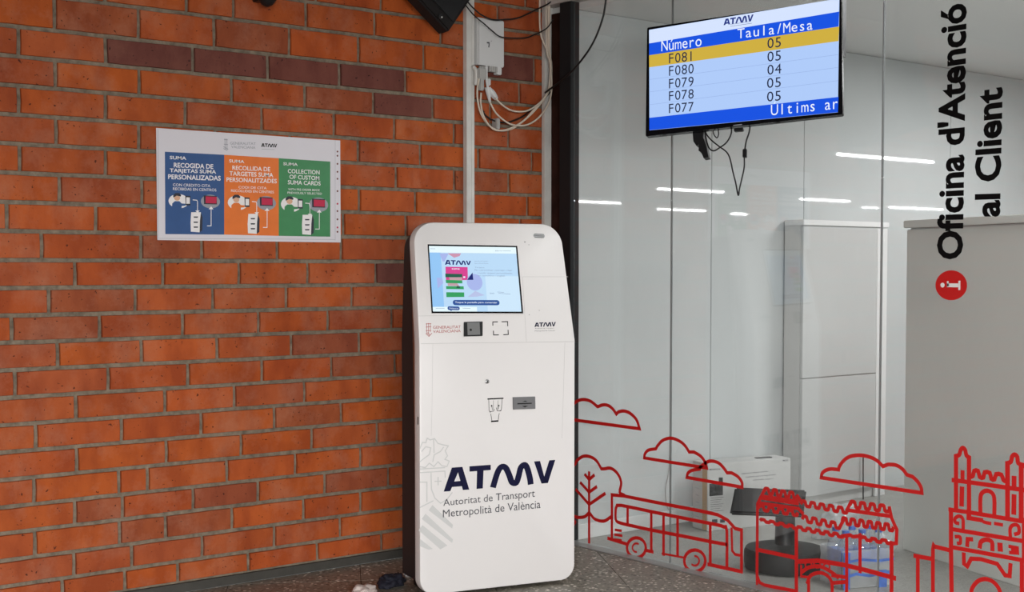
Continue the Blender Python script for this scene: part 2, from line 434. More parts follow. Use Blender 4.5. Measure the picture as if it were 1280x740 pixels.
def logo(bm, pl, quad, off, wd=.25, px=True):
    q = [pl.uv(*p) for p in quad] if px else quad
    W_ = 4.68
    def strk(pts, w, ):
        A, B = ribbon2d(pts, w)
        T = lambda p: pl.at(*bil(q, p[0] / W_, 1 - p[1]), off)
        va = [bm.verts.new(T(p)) for p in A]; vb = [bm.verts.new(T(p)) for p in B]
        for i in range(len(pts) - 1): bm.faces.new((va[i], vb[i], vb[i + 1], va[i + 1]))
    def pg(pts): bm.faces.new([bm.verts.new(pl.at(*bil(q, a / W_, 1 - b), off)) for a, b in pts])
    pg([(0, 0), (.27, 0), (.58, .78), (.58, 1), (.33, 1)]); pg([(.58, .78), (.58, 1), (.76, 1), (1.04, 0), (.78, 0)])
    pg([(.27, .17), (.8, .17), (.72, .4), (.36, .4)])
    pg([(1.05, .77), (1.05, 1), (1.93, 1), (1.93, .77)]); pg([(1.34, 0), (1.6, 0), (1.63, .77), (1.36, .77)])
    c = [(2.02, 0), (2.2, .6), (2.36, .86), (2.55, .82), (2.7, .5), (2.82, .17), (3.0, .13), (3.1, .4), (3.2, .78), (3.36, .88), (3.47, .72), (3.58, .3), (3.62, 0)]
    strk([(v[0], v[1]) for v in catmull(c, 4)], wd)
    pg([(3.76, 1), (4.02, 1), (4.2, .3), (4.36, 0), (4.08, 0)]); pg([(4.42, 1), (4.68, 1), (4.36, 0), (4.12, 0), (4.2, .3)])
def P_(s, ox, oy):
    return lambda *pts: [(ox + x / s, oy + y / s) for x, y in pts]

# ================================================================== SETTING
PW = Plane((0, WALL_Y, 0), (1, 0, 0), (0, 0, 1))            # brick face
PG = Plane((GX, 0, 0), (0, -1, 0), (0, 0, 1))               # glass face towards the hall
PB = Plane((0, BACK_Y, 0), (1, 0, 0), (0, 0, 1))            # office back wall face

# ---- brick wall
wall = thing('wall_back', 'orange brick wall with grey mortar joints', None, (0, WALL_Y, 0), kind='structure')
bm = bmesh.new(); box(bm, (-2.2, WALL_Y + .0125, 0), (4.5, WALL_Y + .25, 2.75))
tag(wobj('mortar', bm, 'mortar', wall), 'grey mortar bed recessed between the bricks')
rowy = [30.6, 68.2, 105, 141.8, 178.5, 215.2, 252, 288.5, 325.1, 360.3, 394.8, 429, 463.4, 498, 532.2, 566.3, 600.7, 635, 667.9, 701.9, 734.5]
rz = [PW.uv(0, y)[1] for y in rowy] + [.036]
bounds = [2.72, 2.612, 2.505, 2.395, 2.283] + rz
J = {4: [(132, 10), 237, 295 + 0, 385, 470], 'A': [73, 177, 271, 364, 450, 531], 'B': [28, 136, 244, 337, 426, 508], 'C': [73, 177, 292, 383, 468],
     'D': [27, 135, 234, 329, 419, 494], 'E': [73, 176, 271, 364, 449], 'F': [27, 134, 234, 329, 419, 496], 'G': [76, 179, 271, 366, 450, 520],
     'H': [10, 121, 226, 324, 430, 508], 'I': [53, 177, 253, 347, 427, 509], 'J': [94, 204, 299, 385, 470], 'K': [61, 169, 266, 358, 440],
     'L': [14, 124, 228, 323, 410, 490], 'M': [71, 176, 271, 364, 449], 'N': [17, 134, 234, 327, 414, 494], 'O': [93, 205, 292, 380, 464],
     'P': [42, 150, 250, 342, 426, 506], 'Q': [93, 206, 300, 389, 471], 'R': [39, 146, 182, 282, 368, 450], 'S': [90, 150, 239, 321, 405, 485],
     'T': [39, 146, 204, 288, 378, 450], 'U': [88, 161, 250, 341, 424, 505], 'V': [73, 152, 219, 308, 395, 476]}
J[4] = [136, 237, 295, 385, 470, 552]
keys = [1, 2, 3, 4] + list('ABCDEFGHIJKLMNOPQRSTUV')
JT = .0165
# shared unit bricks (1 x 1 face, scaled per brick)
def brick_mesh(k):
    rnd = random.Random(k); bm = bmesh.new(); L_, H_ = .3, .094
    pts = []
    for i in range(5): pts.append((i / 4 * L_, 0))
    pts.append((L_, H_ / 2))
    for i in range(5): pts.append((L_ - i / 4 * L_, H_))
    pts.append((0, H_ / 2))
    jit = [(x + rnd.uniform(-.0013, .0013), z + rnd.uniform(-.001, .001)) for x, z in pts]
    def inset(p, d):
        return (p[0] + (d if p[0] < L_ / 2 else -d) * (1 if p[0] < .02 or p[0] > L_ - .02 else 0), p[1] + (d if p[1] < H_ * .4 else (-d if p[1] > H_ * .6 else 0)))
    f = [bm.verts.new((*[inset(p, .0018)[0]], -.0005, inset(p, .0018)[1])) for p in jit]
    mid = [bm.verts.new((p[0], .0018, p[1])) for p in jit]; b = [bm.verts.new((p[0], .0145, p[1])) for p in jit]
    bm.faces.new(f)
    n = len(f)
    for i in range(n):
        j = (i + 1) % n
        bm.faces.new((f[i], mid[i], mid[j], f[j])); bm.faces.new((mid[i], b[i], b[j], mid[j]))
    bmesh.ops.recalc_face_normals(bm, faces=bm.faces)
    return bm
variants = {}
for mk in ('brick', 'brick_dark', 'brick_mid'):
    variants[mk] = []
    for k in range(5):
        me = bpy.data.meshes.new('brick'); b_ = brick_mesh(k); b_.to_mesh(me); b_.free(); me.materials.append(M[mk]); variants[mk].append(me)
dark_px = {('C'): []}
def brick_kind(key, px):
    D = {'B': [(180, 'd'), (290, 'd'), (385, 'd'), (470, 'd')], 'C': [(505, 'd'), (430, 'm')], 'A': [(120, 'm'), (220, 'x')], 4: [(600, 'd')],
         'D': [(380, 'm'), (540, 'm')], 'J': [(490, 'd')], 'M': [(480, 'm')], 'N': [(455, 'm')], 'O': [(90, 'x')], 'K': [(110, 'm')],
         'I': [(215, 'm')], 'P': [(385, 'm')], 'S': [(120, 'm')], 'T': [(165, 'm'), (245, 'm')], 'Q': [(350, 'm')], 'R': [(470, 'm')], 'E': [(640, 'd')], 'F': [(650, 'm')]}
    return {'d': 'brick_dark', 'm': 'brick_mid', 'x': 'brick'}
DK = [(190, 73), (290, 84), (385, 93), (466, 99), (505, 133), (640, 80), (650, 115), (500, 331)]
MD = [(125, 25), (215, 315), (440, 457), (382, 512), (120, 638), (270, 615), (200, 665), (240, 655), (655, 60), (600, 235), (110, 372), (470, 545), (465, 600), (640, 245), (560, 92), (430, 130), (330, 60), (420, 440), (60, 400)]
DKp = [PW.uv(*p) for p in DK]; MDp = [PW.uv(*p) for p in MD]
stuff_bm = bmesh.new()
rng = random.Random(3)
def row_px(key, i):
    return (bounds[i] + bounds[i + 1]) / 2
for i in range(len(bounds) - 1):
    z1, z0 = bounds[i], bounds[i + 1]; zc = (z0 + z1) / 2
    key = keys[i]
    # pixel height of this course at a given pixel column, to turn the joint columns into wall positions
    if key in J:
        xs = []
        for px in J[key]:
            d = ray(px, 335); t = WALL_Y / d.y; xs.append((CAM + d * t).x)
    else:
        xs = [1.95 + (.16 if i % 2 else 0)]
        while xs[-1] < 3.0: xs.append(xs[-1] + .322)
    while xs[0] > -1.9: xs.insert(0, xs[0] - .322 + rng.uniform(-.006, .006))
    while xs[-1] < 4.1: xs.append(xs[-1] + .32 + rng.uniform(-.006, .006))
    xs.append(4.44)
    for a, b in zip(xs, xs[1:]):
        x0, x1 = a + JT / 2, b - JT / 2; h0, h1 = z0 + JT / 2, z1 - JT / 2
        if x1 - x0 < .03: continue
        if b < 1.02 or z0 > 2.61:
            box(stuff_bm, (x0, WALL_Y - .0005, h0), (x1, WALL_Y + .0145, h1)); continue
        mk = 'brick'
        for (u, v) in DKp:
            if x0 < u < x1 and h0 < v < h1: mk = 'brick_dark'
        for (u, v) in MDp:
            if x0 < u < x1 and h0 < v < h1: mk = 'brick_mid'
        o = bpy.data.objects.new('brick', rng.choice(variants[mk])); COL.objects.link(o); o.parent = wall
        o.location = (x0, rng.uniform(-.0015, .0012), h0); o.scale = ((x1 - x0) / .3, 1, (h1 - h0) / .094)
        o.rotation_euler = (0, rng.uniform(-.0022, .0022), 0)
tag(wobj('brickwork', stuff_bm, 'brick', wall), kind='stuff')
bm = bmesh.new(); box(bm, (-2.2, WALL_Y - .012, 0), (4.14, WALL_Y + .006, .036), .002)
tag(rebase(obj('baseboard_back', bm, 'basedark')), kind='structure')

# ---- hall floor of terrazzo slabs laid at an angle
fl = thing('floor', 'speckled grey-brown terrazzo floor of the hall', None, (0, 0, 0), kind='structure')
bm = bmesh.new(); box(bm, (-9, -12, -.06), (GX - .03, WALL_Y, -.003)); wobj('floor_bed', bm, 'joint', fl)
TD = (F2 * math.cos(math.radians(-7.15)) + R * math.sin(math.radians(-7.15))).normalized(); TN = V((TD.y, -TD.x, 0))
T_ = .535; c0 = .0695
def clip(pg, a, b, c):   # keep a*x + b*y <= c
    out = []
    for i in range(len(pg)):
        p, q = pg[i], pg[(i + 1) % len(pg)]
        dp, dq = a * p[0] + b * p[1] - c, a * q[0] + b * q[1] - c
        if dp <= 0: out.append(p)
        if dp * dq < 0:
            t = dp / (dp - dq); out.append((p[0] + (q[0] - p[0]) * t, p[1] + (q[1] - p[1]) * t))
    return out
far = bmesh.new(); ntile = 0
for i in range(-14, 14):
    for j in range(-4, 16):
        u0, u1 = c0 + i * T_ + .0015, c0 + (i + 1) * T_ - .0015; v0, v1 = .2 + j * T_ + .0015, .2 + (j + 1) * T_ - .0015
        pg = [tuple((TN * u + TD * v)[:2]) for u, v in ((u0, v0), (u1, v0), (u1, v1), (u0, v1))]
        pg = clip(pg, 0, 1, WALL_Y - .012); pg = clip(pg, 1, 0, GX - .035)
        if len(pg) < 3: continue
        cx = sum(p[0] for p in pg) / len(pg); cy = sum(p[1] for p in pg) / len(pg)
        near = cx > .9 and cy > 2.2
        b_ = bmesh.new() if near else far
        top = [b_.verts.new((x, y, 0)) for x, y in pg]; bot = [b_.verts.new((x, y, -.004)) for x, y in pg]
        b_.faces.new(top)
        for k in range(len(pg)): b_.faces.new((top[k], bot[k], bot[(k + 1) % len(pg)], top[(k + 1) % len(pg)]))
        if near:
            bmesh.ops.recalc_face_normals(b_, faces=b_.faces); wobj('floor_tile', b_, 'floor', fl); ntile += 1
tag(wobj('floor_tiles', far, 'floor', fl), kind='stuff')

bm = bmesh.new(); box(bm, (-9, -12, 2.75), (GX + .1, WALL_Y + .25, 2.85)); tag(obj('ceiling', bm, 'hall'), kind='structure')

# added unseen beam behind the viewer, shades the top of the brick wall
bd = V((3.1, 6.8, 0)).normalized(); bs = V((bd.y, -bd.x, 0)); bc = V((-.7, -2.3, 0)) + bd * 1.0
bm = bmesh.new(); obox(bm, bc - bs * 4.5 + UP * 1.7, bs * 9, bd * .12, UP * 1.045); tag(obj('added_shade_beam_1', bm, 'hall'), kind='structure')
# ---- office floor, ceiling, walls
bm = bmesh.new(); box(bm, (GX + .04, -12, -.05), (24.4, BACK_Y + .3, 0))
tag(obj('floor', bm, 'floor_in'), 'smooth grey office floor behind the glass', kind='structure')
bm = bmesh.new(); box(bm, (GX + .05, -12, 2.49), (24.4, BACK_Y + .3, 2.56))
tag(obj('ceiling', bm, 'office_ceil'), 'plain office ceiling behind the glass', kind='structure')
ow = thing('wall_office', 'glossy white panelled office wall behind the glass', None, (0, BACK_Y, 0), kind='structure')
bm = bmesh.new(); box(bm, (4.198, BACK_Y + .012, 0), (24.4, WALL_Y - .002, 2.49)); wobj('wall_core', bm, 'seam2', ow)
def bx_(px): return PB.uv(px, 335)[0]
edges = [4.196, bx_(889), bx_(1001) + .02, 7.2, 8.4, 9.6, 10.8, 12, 14, 16, 18, 20, 22, 24.4]
for a, b in zip(edges, edges[1:]):
    bm = bmesh.new(); box(bm, (a + .002, BACK_Y, .0), (b - .002, BACK_Y + .012, 2.488), .0015); wobj('wall_panel', bm, 'office_wall', ow)
bm = bmesh.new(); box(bm, (4.198, BACK_Y - .012, 0), (bx_(1001), BACK_Y - .0005, .07), .002)
tag(rebase(obj('baseboard_office', bm, 'baseb')), kind='structure')
bm = bmesh.new(); box(bm, (24.4, -12, 0), (24.5, BACK_Y + .3, 2.56)); tag(obj('wall_right', bm, 'office_ceil'), kind='structure')
bm = bmesh.new(); box(bm, (GX + .1, -12.1, 0), (24.5, -12, 2.56)); tag(obj('wall_front', bm, 'office_ceil'), kind='structure')

# ---- glass partition
gp = thing('window_1', 'tall clear glass partition of the office with a thin metal foot rail', None, (GX, 0, 0), kind='structure')
jy = [4.767, -PG.uv(838, 400)[0], -PG.uv(1100, 400)[0]]
while jy[-1] > -11: jy.append(jy[-1] - 1.08)
for a, b in zip(jy, jy[1:]):
    bm = bmesh.new(); box(bm, (GX, b + .0025, .007), (GX + .01, a - .0025, 2.52)); wobj('glass_pane', bm, 'glass', gp)
for y in jy[1:-1]:
    bm = bmesh.new(); box(bm, (GX + .001, y - .0025, .007), (GX + .009, y + .0025, 2.52)); wobj('silicone_joint', bm, 'silicone', gp)
bm = bmesh.new(); box(bm, (GX - .062, -12, 0), (GX - .004, 4.767, .004), .001); box(bm, (GX - .002, -12, 0), (GX + .035, 4.767, .003), .001)
wobj('foot_rail', bm, 'alu', gp)
bm = bmesh.new(); box(bm, (GX - .015, 4.769, 0), (GX + .04, 4.848, 2.52), .002); wobj('frame_post', bm, 'frame', gp)
bm = bmesh.new(); box(bm, (GX + .029, 4.849, 0), (GX + .041, WALL_Y - .004, 2.49)); wobj('gap_shade_strip', bm, 'return', gp)  # dark strip standing in for shade on the brick behind the post
bm = bmesh.new(); box(bm, (GX - .03, -12, 2.52), (GX + .045, WALL_Y - .004, 2.61), .003); wobj('header_beam', bm, 'header', gp)

# ================================================================== KIOSK
Wd = V((.974, -.2266, 0)).normalized(); Dp = V((-Wd.y, Wd.x, 0))
KW = .678; Z0k, ZB, ZT = .014, .993, 1.4645; LEAN = .1
P0 = F2 * 5.194 + R * (-.3563)
KL = Plane(P0, Wd, UP)
kiosk = thing('ticket_kiosk', 'white self-service transport kiosk with a lit touch screen before the brick wall', 'kiosk', tuple(P0 + Wd * KW / 2 + Dp * .12))
up2 = (UP * (ZT - ZB) + Dp * LEAN).normalized()
KU = Plane(P0 + UP * ZB, Wd, up2)
def kdep(z): return 0 if z <= ZB else (z - ZB) / (ZT - ZB) * LEAN
def outline(ins, rt, rb):
    """front outline, counter-clockwise from bottom-left, split at the bend; left side tapers inwards above it"""
    l0, r0 = ins, KW - ins; zb, zt = Z0k + ins, ZT - ins
    tl = ins + .012; tr = KW - ins - .014
    def arc(cx, cz, r, a0, a1, n=10): return [(cx + r * math.cos(math.radians(a0 + (a1 - a0) * k / n)), cz + r * math.sin(math.radians(a0 + (a1 - a0) * k / n))) for k in range(n + 1)]
    low = arc(l0 + rb, zb + rb, rb, 180, 270) + arc(r0 - rb, zb + rb, rb, 270, 360) + [(r0, ZB)]
    upr = arc(tr - rt, zt - rt, rt, 0, 90) + arc(tl + rt, zt - rt, rt, 90, 180) + [(l0, ZB)]
    return low, upr
def kp(w_, z, d): return P0 + Wd * w_ + UP * z + Dp * (d + kdep(z))
rings = []
bm = bmesh.new()
for ins, d, in ((.006, 0), (.0015, .0018), (0, .006), (0, .05), (.02, .052)):
    lo, upp = outline(ins, .088 - ins, .062 - ins); rings.append([bm.verts.new(kp(x, z, d)) for x, z in lo + upp])
nlo = len(outline(0, .1, .1)[0]); n = len(rings[0])
bm.faces.new(rings[0][:nlo] + [rings[0][-1]]); bm.faces.new(rings[0][nlo - 1:])
for A, B in zip(rings, rings[1:]):
    for k in range(n): bm.faces.new((A[k], B[k], B[(k + 1) % n], A[(k + 1) % n]))
bm.faces.new(rings[-1][:nlo][::-1] + []) if False else None
bmesh.ops.recalc_face_normals(bm, faces=bm.faces)
smooth_by(wobj('front_shell', bm, 'white', kiosk), 30)
# inner grey lip and dark casing behind the shell
def kloop(bm, ins, ds, dback=None):
    rr = []
    for d in ds:
        lo, upp = outline(ins, .075, .008 if 'back' in ds else .05)
        if d == 'back': rr.append([bm.verts.new(P0 + Wd * x + UP * z + Dp * .27) for x, z in lo + upp])
        else: rr.append([bm.verts.new(kp(x, z, d)) for x, z in lo + upp])
    for A, B in zip(rr, rr[1:]):
        for k in range(len(A)): bm.faces.new((A[k], B[k], B[(k + 1) % len(A)], A[(k + 1) % len(A)]))
    bm.faces.new(rr[-1]); 
    bmesh.ops.recalc_face_normals(bm, faces=bm.faces)
bm = bmesh.new(); kloop(bm, .012, (.048, .066)); smooth_by(wobj('shell_lip', bm, 'kside', kiosk), 30)
bm = bmesh.new(); kloop(bm, .03, (.05, 'back')); smooth_by(wobj('casing', bm, 'kbody', kiosk), 30)
bm = bmesh.new(); obox(bm, P0 + Wd * .07 + Dp * .07 + UP * 0, Wd * (KW - .14), Dp * .18, UP * .03); wobj('plinth', bm, 'black', kiosk)
# seams
bm = bmesh.new(); S = .0016; o_ = .0004
for pts in ([(526, 429.5), (718.5, 427)],): stroke(bm, KL, pts, .002, o_, caps=False)
for pts in ([(541, 430), (540, 505), (539, 545)], [(706, 428.5), (702.5, 548)]): stroke(bm, KL, pts, S * .8, o_, caps=False)
wobj('panel_seam', bm, 'seam', kiosk)
bm = bmesh.new()
for pts in ([(653, 346), (710, 346)], [(653, 346), (658, 427)], [(523, 395), (655, 393)]): stroke(bm, KU, pts, S, o_, caps=False)
wobj('panel_seam', bm, 'seam', kiosk)
# screen
ks = P_(7.4, 520, 300)
SQ = [(536, 307.5), (644.6, 309.3), (651.6, 389.6), (541, 389.4)]
bm = bmesh.new(); poly(bm, KU, [(534.4, 305.4), (646.4, 307.4), (654, 391.8), (539.4, 391.6)], .0008)
scr = tag(wobj('touch_screen', bm, 'blackgl', kiosk), 'lit touch screen with pale blue menu page and dark bezel')
def kq(name, mat, items, off, par=scr):
    for it in items:
        bm = bmesh.new(); poly(bm, KU, it, off); o = wobj(name, bm, mat, par)
    return o
SL = V(SQ[0])
def sp(s, t): v = bil(SQ, s, t); return (v.x, v.y)
def sq(s0, t0, s1, t1): return [sp(s0, t0), sp(s1, t0), sp(s1, t1), sp(s0, t1)]
kq('screen_page', 'k_bg', [sq(0, .1, 1, 1)], .0016); kq('screen_header', 'k_top', [sq(0, 0, 1, .1), sq(0, .93, .5, 1)], .002)
kq('screen_side', 'k_left', [sq(0, .1, .13, .93)], .0019); kq('screen_glow', 'k_pale', [sq(.62, .45, 1, 1)], .0019)
kq('screen_shape', 'k_lilac', [ks((215, 125), (300, 125), (262, 200), (245, 200)), ks((190, 350), (240, 350), (250, 400), (200, 450))], .0023)
kq('screen_triangle', 'k_pinkt', [ks((290, 125), (415, 125), (400, 150), (350, 165))], .0025)
bm = bmesh.new(); logo(bm, KU, ks((265, 185), (505, 195), (507, 232), (265, 230)), .003); wobj('screen_logo', bm, 'k_navy', scr)
kq('screen_card', 'k_pink', [ks((270, 248), (475, 252), (478, 372), (275, 372))], .0024)
kq('screen_card_tint', 'k_salmon', [ks((300, 340), (425, 345), (425, 375), (310, 372)), ks((290, 400), (380, 402), (400, 428), (292, 425))], .0027)
kq('screen_bar', 'k_dgreen', [ks((268, 312), (425, 316), (425, 346), (270, 346)), ks((378, 425), (408, 432), (402, 448), (370, 446))], .003)
kq('screen_bar', 'k_green', [ks((272, 370), (425, 375), (427, 403), (275, 400)), ks((275, 428), (438, 430), (440, 457), (277, 455)), ks((277, 484), (443, 486), (444, 528), (279, 530))], .0029)
bm = bmesh.new(); u, v = KU.uv(*ks((540, 392))[0]); ru = abs(KU.uv(*ks((612, 392))[0])[0] - u); disc(bm, KU, (u, v), ru, .0027, px=False)
wobj('screen_disc', bm, 'k_lilac', scr)
kq('screen_hill', 'k_lilac2', [ks((475, 528), (545, 472), (635, 512), (560, 525))], .0026)
kq('screen_sail', 'k_navy', [ks((470, 370), (520, 302), (527, 370))], .0031)
def tq(pl, t, q, off, bold=0, mat='k_grey'):
    bm = bmesh.new(); tquad(bm, pl, t, q, off, bold); wobj('screen_text', bm, mat, scr)
tq(KU, 'Autoritat de Transport', ks((538, 192), (665, 192), (665, 204), (538, 204)), .003); tq(KU, 'Metropolita de Valencia', ks((538, 212), (665, 212), (665, 224), (538, 224)), .003)
tq(KU, 'Targeta', ks((540, 250), (630, 252), (630, 264), (540, 262)), .003)
tq(KU, 'Per a personalitzar, recarregar o llegir', ks((540, 272), (888, 276), (888, 292), (541, 290)), .003)
tq(KU, 'i recollir targetes personalitzades', ks((565, 300), (888, 303), (888, 320), (566, 316)), .003)
tq(KU, 'en castellano i english', ks((570, 324), (820, 327), (820, 343), (571, 340)), .003)
tq(KU, 'atmv', ks((728, 95), (795, 96), (795, 107), (728, 106)), .003); tq(KU, '00000', ks((680, 488), (722, 489), (722, 502), (680, 501)), .003)
for q in (((750, 482), (810, 486)), ((760, 494), (870, 502)), ((130, 82), (175, 83)), ((180, 633), (260, 634)), ((430, 632), (500, 634)), ((800, 102), (875, 103))): bm = bmesh.new(); stroke(bm, KU, ks(*q), .0014, .003); wobj('screen_line', bm, 'k_grey', scr)

def pill(bm, pl, a, b, h, off):
    (u0, v0), (u1, v1) = pl.uv(*a), pl.uv(*b); pts = []
    for k in range(9): t = math.radians(90 + 180 * k / 8); pts.append((u0 + h * math.cos(t), v0 + h * math.sin(t)))
    for k in range(9): t = math.radians(-90 + 180 * k / 8); pts.append((u1 + h * math.cos(t), v1 + h * math.sin(t)))
    poly(bm, pl, pts, off, px=False)
bm = bmesh.new(); pill(bm, KU, *ks((360, 580), (748, 581)), .0105, .0028); pill(bm, KU, *ks((305, 632), (385, 634)), .0075, .0032); poly(bm, KU, ks((310, 645), (335, 645), (322, 662)), .0032); wobj('screen_button', bm, 'k_pill', scr)
tq(KU, 'Toque la pantalla para comenzar', ks((358, 570), (748, 572), (748, 592), (358, 590)), .0036, .01, 's_white'); tq(KU, 'Valencia', ks((302, 626), (388, 628), (388, 641), (302, 639)), .0038, 0, 's_white')
tq(KU, 'suma', ks((328, 263), (402, 264), (402, 275), (328, 274)), .003, .02, 's_white'); bm = bmesh.new(); poly(bm, KU, ks((434, 338), (452, 338), (452, 352), (434, 352)), .0032)
wobj('screen_dot', bm, 's_white', scr)
# maker's plate row
kr = P_(6.4, 520, 390)
bm = bmesh.new()
tquad(bm, KU, 'GENERALITAT', kr((135, 112), (357, 108), (357, 131), (135, 135)), .0008, .006); tquad(bm, KU, 'VALENCIANA', kr((135, 145), (357, 139), (357, 162), (135, 168)), .0008, .006)
for pts in (((85, 92), (85, 165)), ((100, 90), (100, 168)), ((115, 92), (115, 160)), ((80, 95), (120, 93)), ((80, 150), (120, 148)), ((78, 172), (103, 196), (126, 170)), ((84, 168), (108, 190)), ((92, 165), (115, 184)), ((80, 120), (120, 118))):
    stroke(bm, KU, kr(*pts), .0022, .0008)
wobj('authority_lettering', bm, 'redink', kiosk)
bm = bmesh.new(); obox(bm, KU.p(*kr((380, 197))[0]) , KU.p(*kr((529, 193))[0]) - KU.p(*kr((380, 197))[0]), KU.p(*kr((381, 81))[0]) - KU.p(*kr((380, 197))[0]), KU.n * .006, .001)
rd = tag(wobj('code_reader', bm, 'black', kiosk), 'square black code reader with grey window')
bm = bmesh.new(); poly(bm, KU, kr((404, 88), (502, 85), (508, 184), (408, 187)), .0072); wobj('reader_window', bm, 'metal', rd)
bm = bmesh.new(); disc(bm, KU, kr((432, 145))[0], .005, .0078); wobj('reader_lens', bm, 'black', rd)
bm = bmesh.new()
for pts in (((614, 108), (614, 80), (652, 79)), ((686, 78), (732, 77), (733, 112)), ((619, 152), (620, 184), (660, 183)), ((700, 182), (738, 180), (736, 145))): stroke(bm, KU, kr(*pts), .0035, .0008)
tag(wobj('scan_marks', bm, 'vblack', kiosk), 'printed black corner brackets beside the code reader')
bm = bmesh.new(); logo(bm, KU, kr((947, 86), (1118, 80), (1116, 114), (947, 120)), .0008); wobj('small_logo', bm, 'navy', kiosk)
bm = bmesh.new(); tquad(bm, KU, 'Autoritat de Transport', kr((950, 128), (1104, 126), (1104, 135), (950, 138)), .0008); tquad(bm, KU, 'Metropolità de València', kr((950, 148), (1110, 145), (1110, 154), (950, 158)), .0008)
wobj('small_lettering', bm, 'ink', kiosk)
# speaker vent, screws, lock
bm = bmesh.new(); pill(bm, KU, (669, 294.6), (678.5, 295), .0085, .0008); vt = wobj('vent', bm, 'metal', kiosk)
bm = bmesh.new(); [stroke(bm, KU, [(668, 292.4 + k * 2.2), (679.5, 292.9 + k * 2.2)], .0016, .0014) for k in range(3)]; wobj('vent_slot', bm, 'black', vt)
for c in ((656, 302.5), (661, 306), (674, 388), (661.5, 393.5)):
    bm = bmesh.new(); disc(bm, KU, c, .0032 if c[1] < 305 else .002, .0006, 12); wobj('screw', bm, 'seam2', kiosk)
bm = bmesh.new(); lathe(bm, KL.p(608.7, 476.8), [(.0085, 0), (.0085, .003), (.006, .0045), (.0001, .0045)], 20, KL.n); lk = smooth_by(wobj('lock', bm, 'metal', kiosk))
bm = bmesh.new(); disc(bm, KL, (608.7, 476.8), .0022, .0048, 10); wobj('keyhole', bm, 'black', lk)
kc = P_(3.29, 520, 455)
bm = bmesh.new(); obox(bm, KL.p(*kc((398, 187))[0]), KL.p(*kc((489, 184))[0]) - KL.p(*kc((398, 187))[0]), KL.p(*kc((397, 136))[0]) - KL.p(*kc((398, 187))[0]), KL.n * .006, .001)
cs = tag(wobj('card_slot', bm, pbr('slot_plate', (112, 112, 114), .4), kiosk), 'dark grey card slot plate')
bm = bmesh.new(); stroke(bm, KL, kc((415, 163), (472, 161)), .0045, .0068); poly(bm, KL, kc((432, 172), (458, 171), (446, 178)), .0066); poly(bm, KL, kc((434, 155), (456, 154), (446, 150)), .0066); wobj('slot', bm, 'black', cs)
bm = bmesh.new()
for pts, wd in ((((295, 144), (358, 141)), .005), (((299, 145), (300, 190), (306, 200)), .002), (((354, 143), (351, 186), (345, 194)), .002), (((302, 196), (318, 194), (322, 186)), .002), (((350, 192), (334, 193), (330, 180)), .002),
                ((311, 232), (307, 205)) and (((307, 205), (312, 232)), .002), (((342, 203), (338, 230)), .002), (((318, 188), (318, 150)), .0012), (((336, 186), (337, 150)), .0012), (((310, 236), (337, 234)), .006), (((311, 168), (314, 190)), .0014), (((341, 168), (338, 186)), .0014)):
    stroke(bm, KL, kc(*pts), wd, .0008)
disc(bm, KL, kc((311, 172))[0], .0032, .001, 12); disc(bm, KL, kc((340, 171))[0], .0032, .001, 12)
tag(wobj('instruction_pictogram', bm, 'vblack', kiosk), 'small black line pictogram of a hand collecting a card')
# big logo and lettering
bm = bmesh.new(); logo(bm, KL, [(554.5, 585.3), (694, 574.8), (694, 603), (554.5, 614.5)], .0008); tag(wobj('logo', bm, 'navy', kiosk), 'large navy letters ATMV')
bm = bmesh.new(); tquad(bm, KL, 'Autoritat de Transport', [(554, 624.2), (668.5, 611.5), (668.5, 624), (554, 635.2)], .0008)
tquad(bm, KL, 'Metropolità de València', [(553.5, 637.5), (675.5, 624.8), (675.5, 638.3), (553.5, 649.8)], .0008)
wobj('lettering', bm, 'ink', kiosk)
g = P_(4.625, 515, 540)
bm = bmesh.new(); z = 0
for pts in ([(46, 95), (60, 60), (80, 62), (88, 36), (105, 46), (130, 38), (150, 66), (178, 74), (210, 80), (192, 108), (205, 138), (190, 158), (215, 168), (202, 200), (172, 195), (150, 172), (126, 200), (100, 180), (76, 206), (46, 200)],
            [(55, 112), (80, 85), (108, 92), (100, 130), (60, 160), (46, 172)], [(120, 172), (128, 132), (165, 112), (182, 88)], [(125, 45), (127, 120)],
            [(46, 235), (190, 226)], [(46, 214), (190, 206)], [(110, 236), (112, 330), (132, 382), (165, 412), (202, 390), (232, 350)], [(190, 226), (192, 262)], [(46, 290), (86, 290), (86, 402)], [(46, 436), (122, 398)],
            [(151, 262), (151, 306)], [(132, 285), (170, 284)]):
    z += 1; stroke(bm, KL, g(*pts), .0042, .0003 + z * .00001)
for a, b in (((104, 436), (236, 552)), ((64, 486), (236, 636)), ((46, 552), (204, 672))):
    z += 1; poly(bm, KL, g((a[0] - 8, a[1] + 16), (a[0] + 14, a[1] - 14), (b[0], b[1] - 16), (b[0] - 4 if b[0] > 210 else b[0] - 40, b[1] + 6)), .0003 + z * .00001)
poly(bm, KL, g((46, 618), (120, 676), (96, 680), (46, 660)), .0003)
tag(wobj('crest', bm, 'crest', kiosk), 'pale grey heraldic crest print with dragon crown and striped shield')
bm = bmesh.new(); obox(bm, kp(-.001, .68, .012), Wd * .004, Dp * .008, UP * .03); wobj('side_latch', bm, 'black', kiosk)

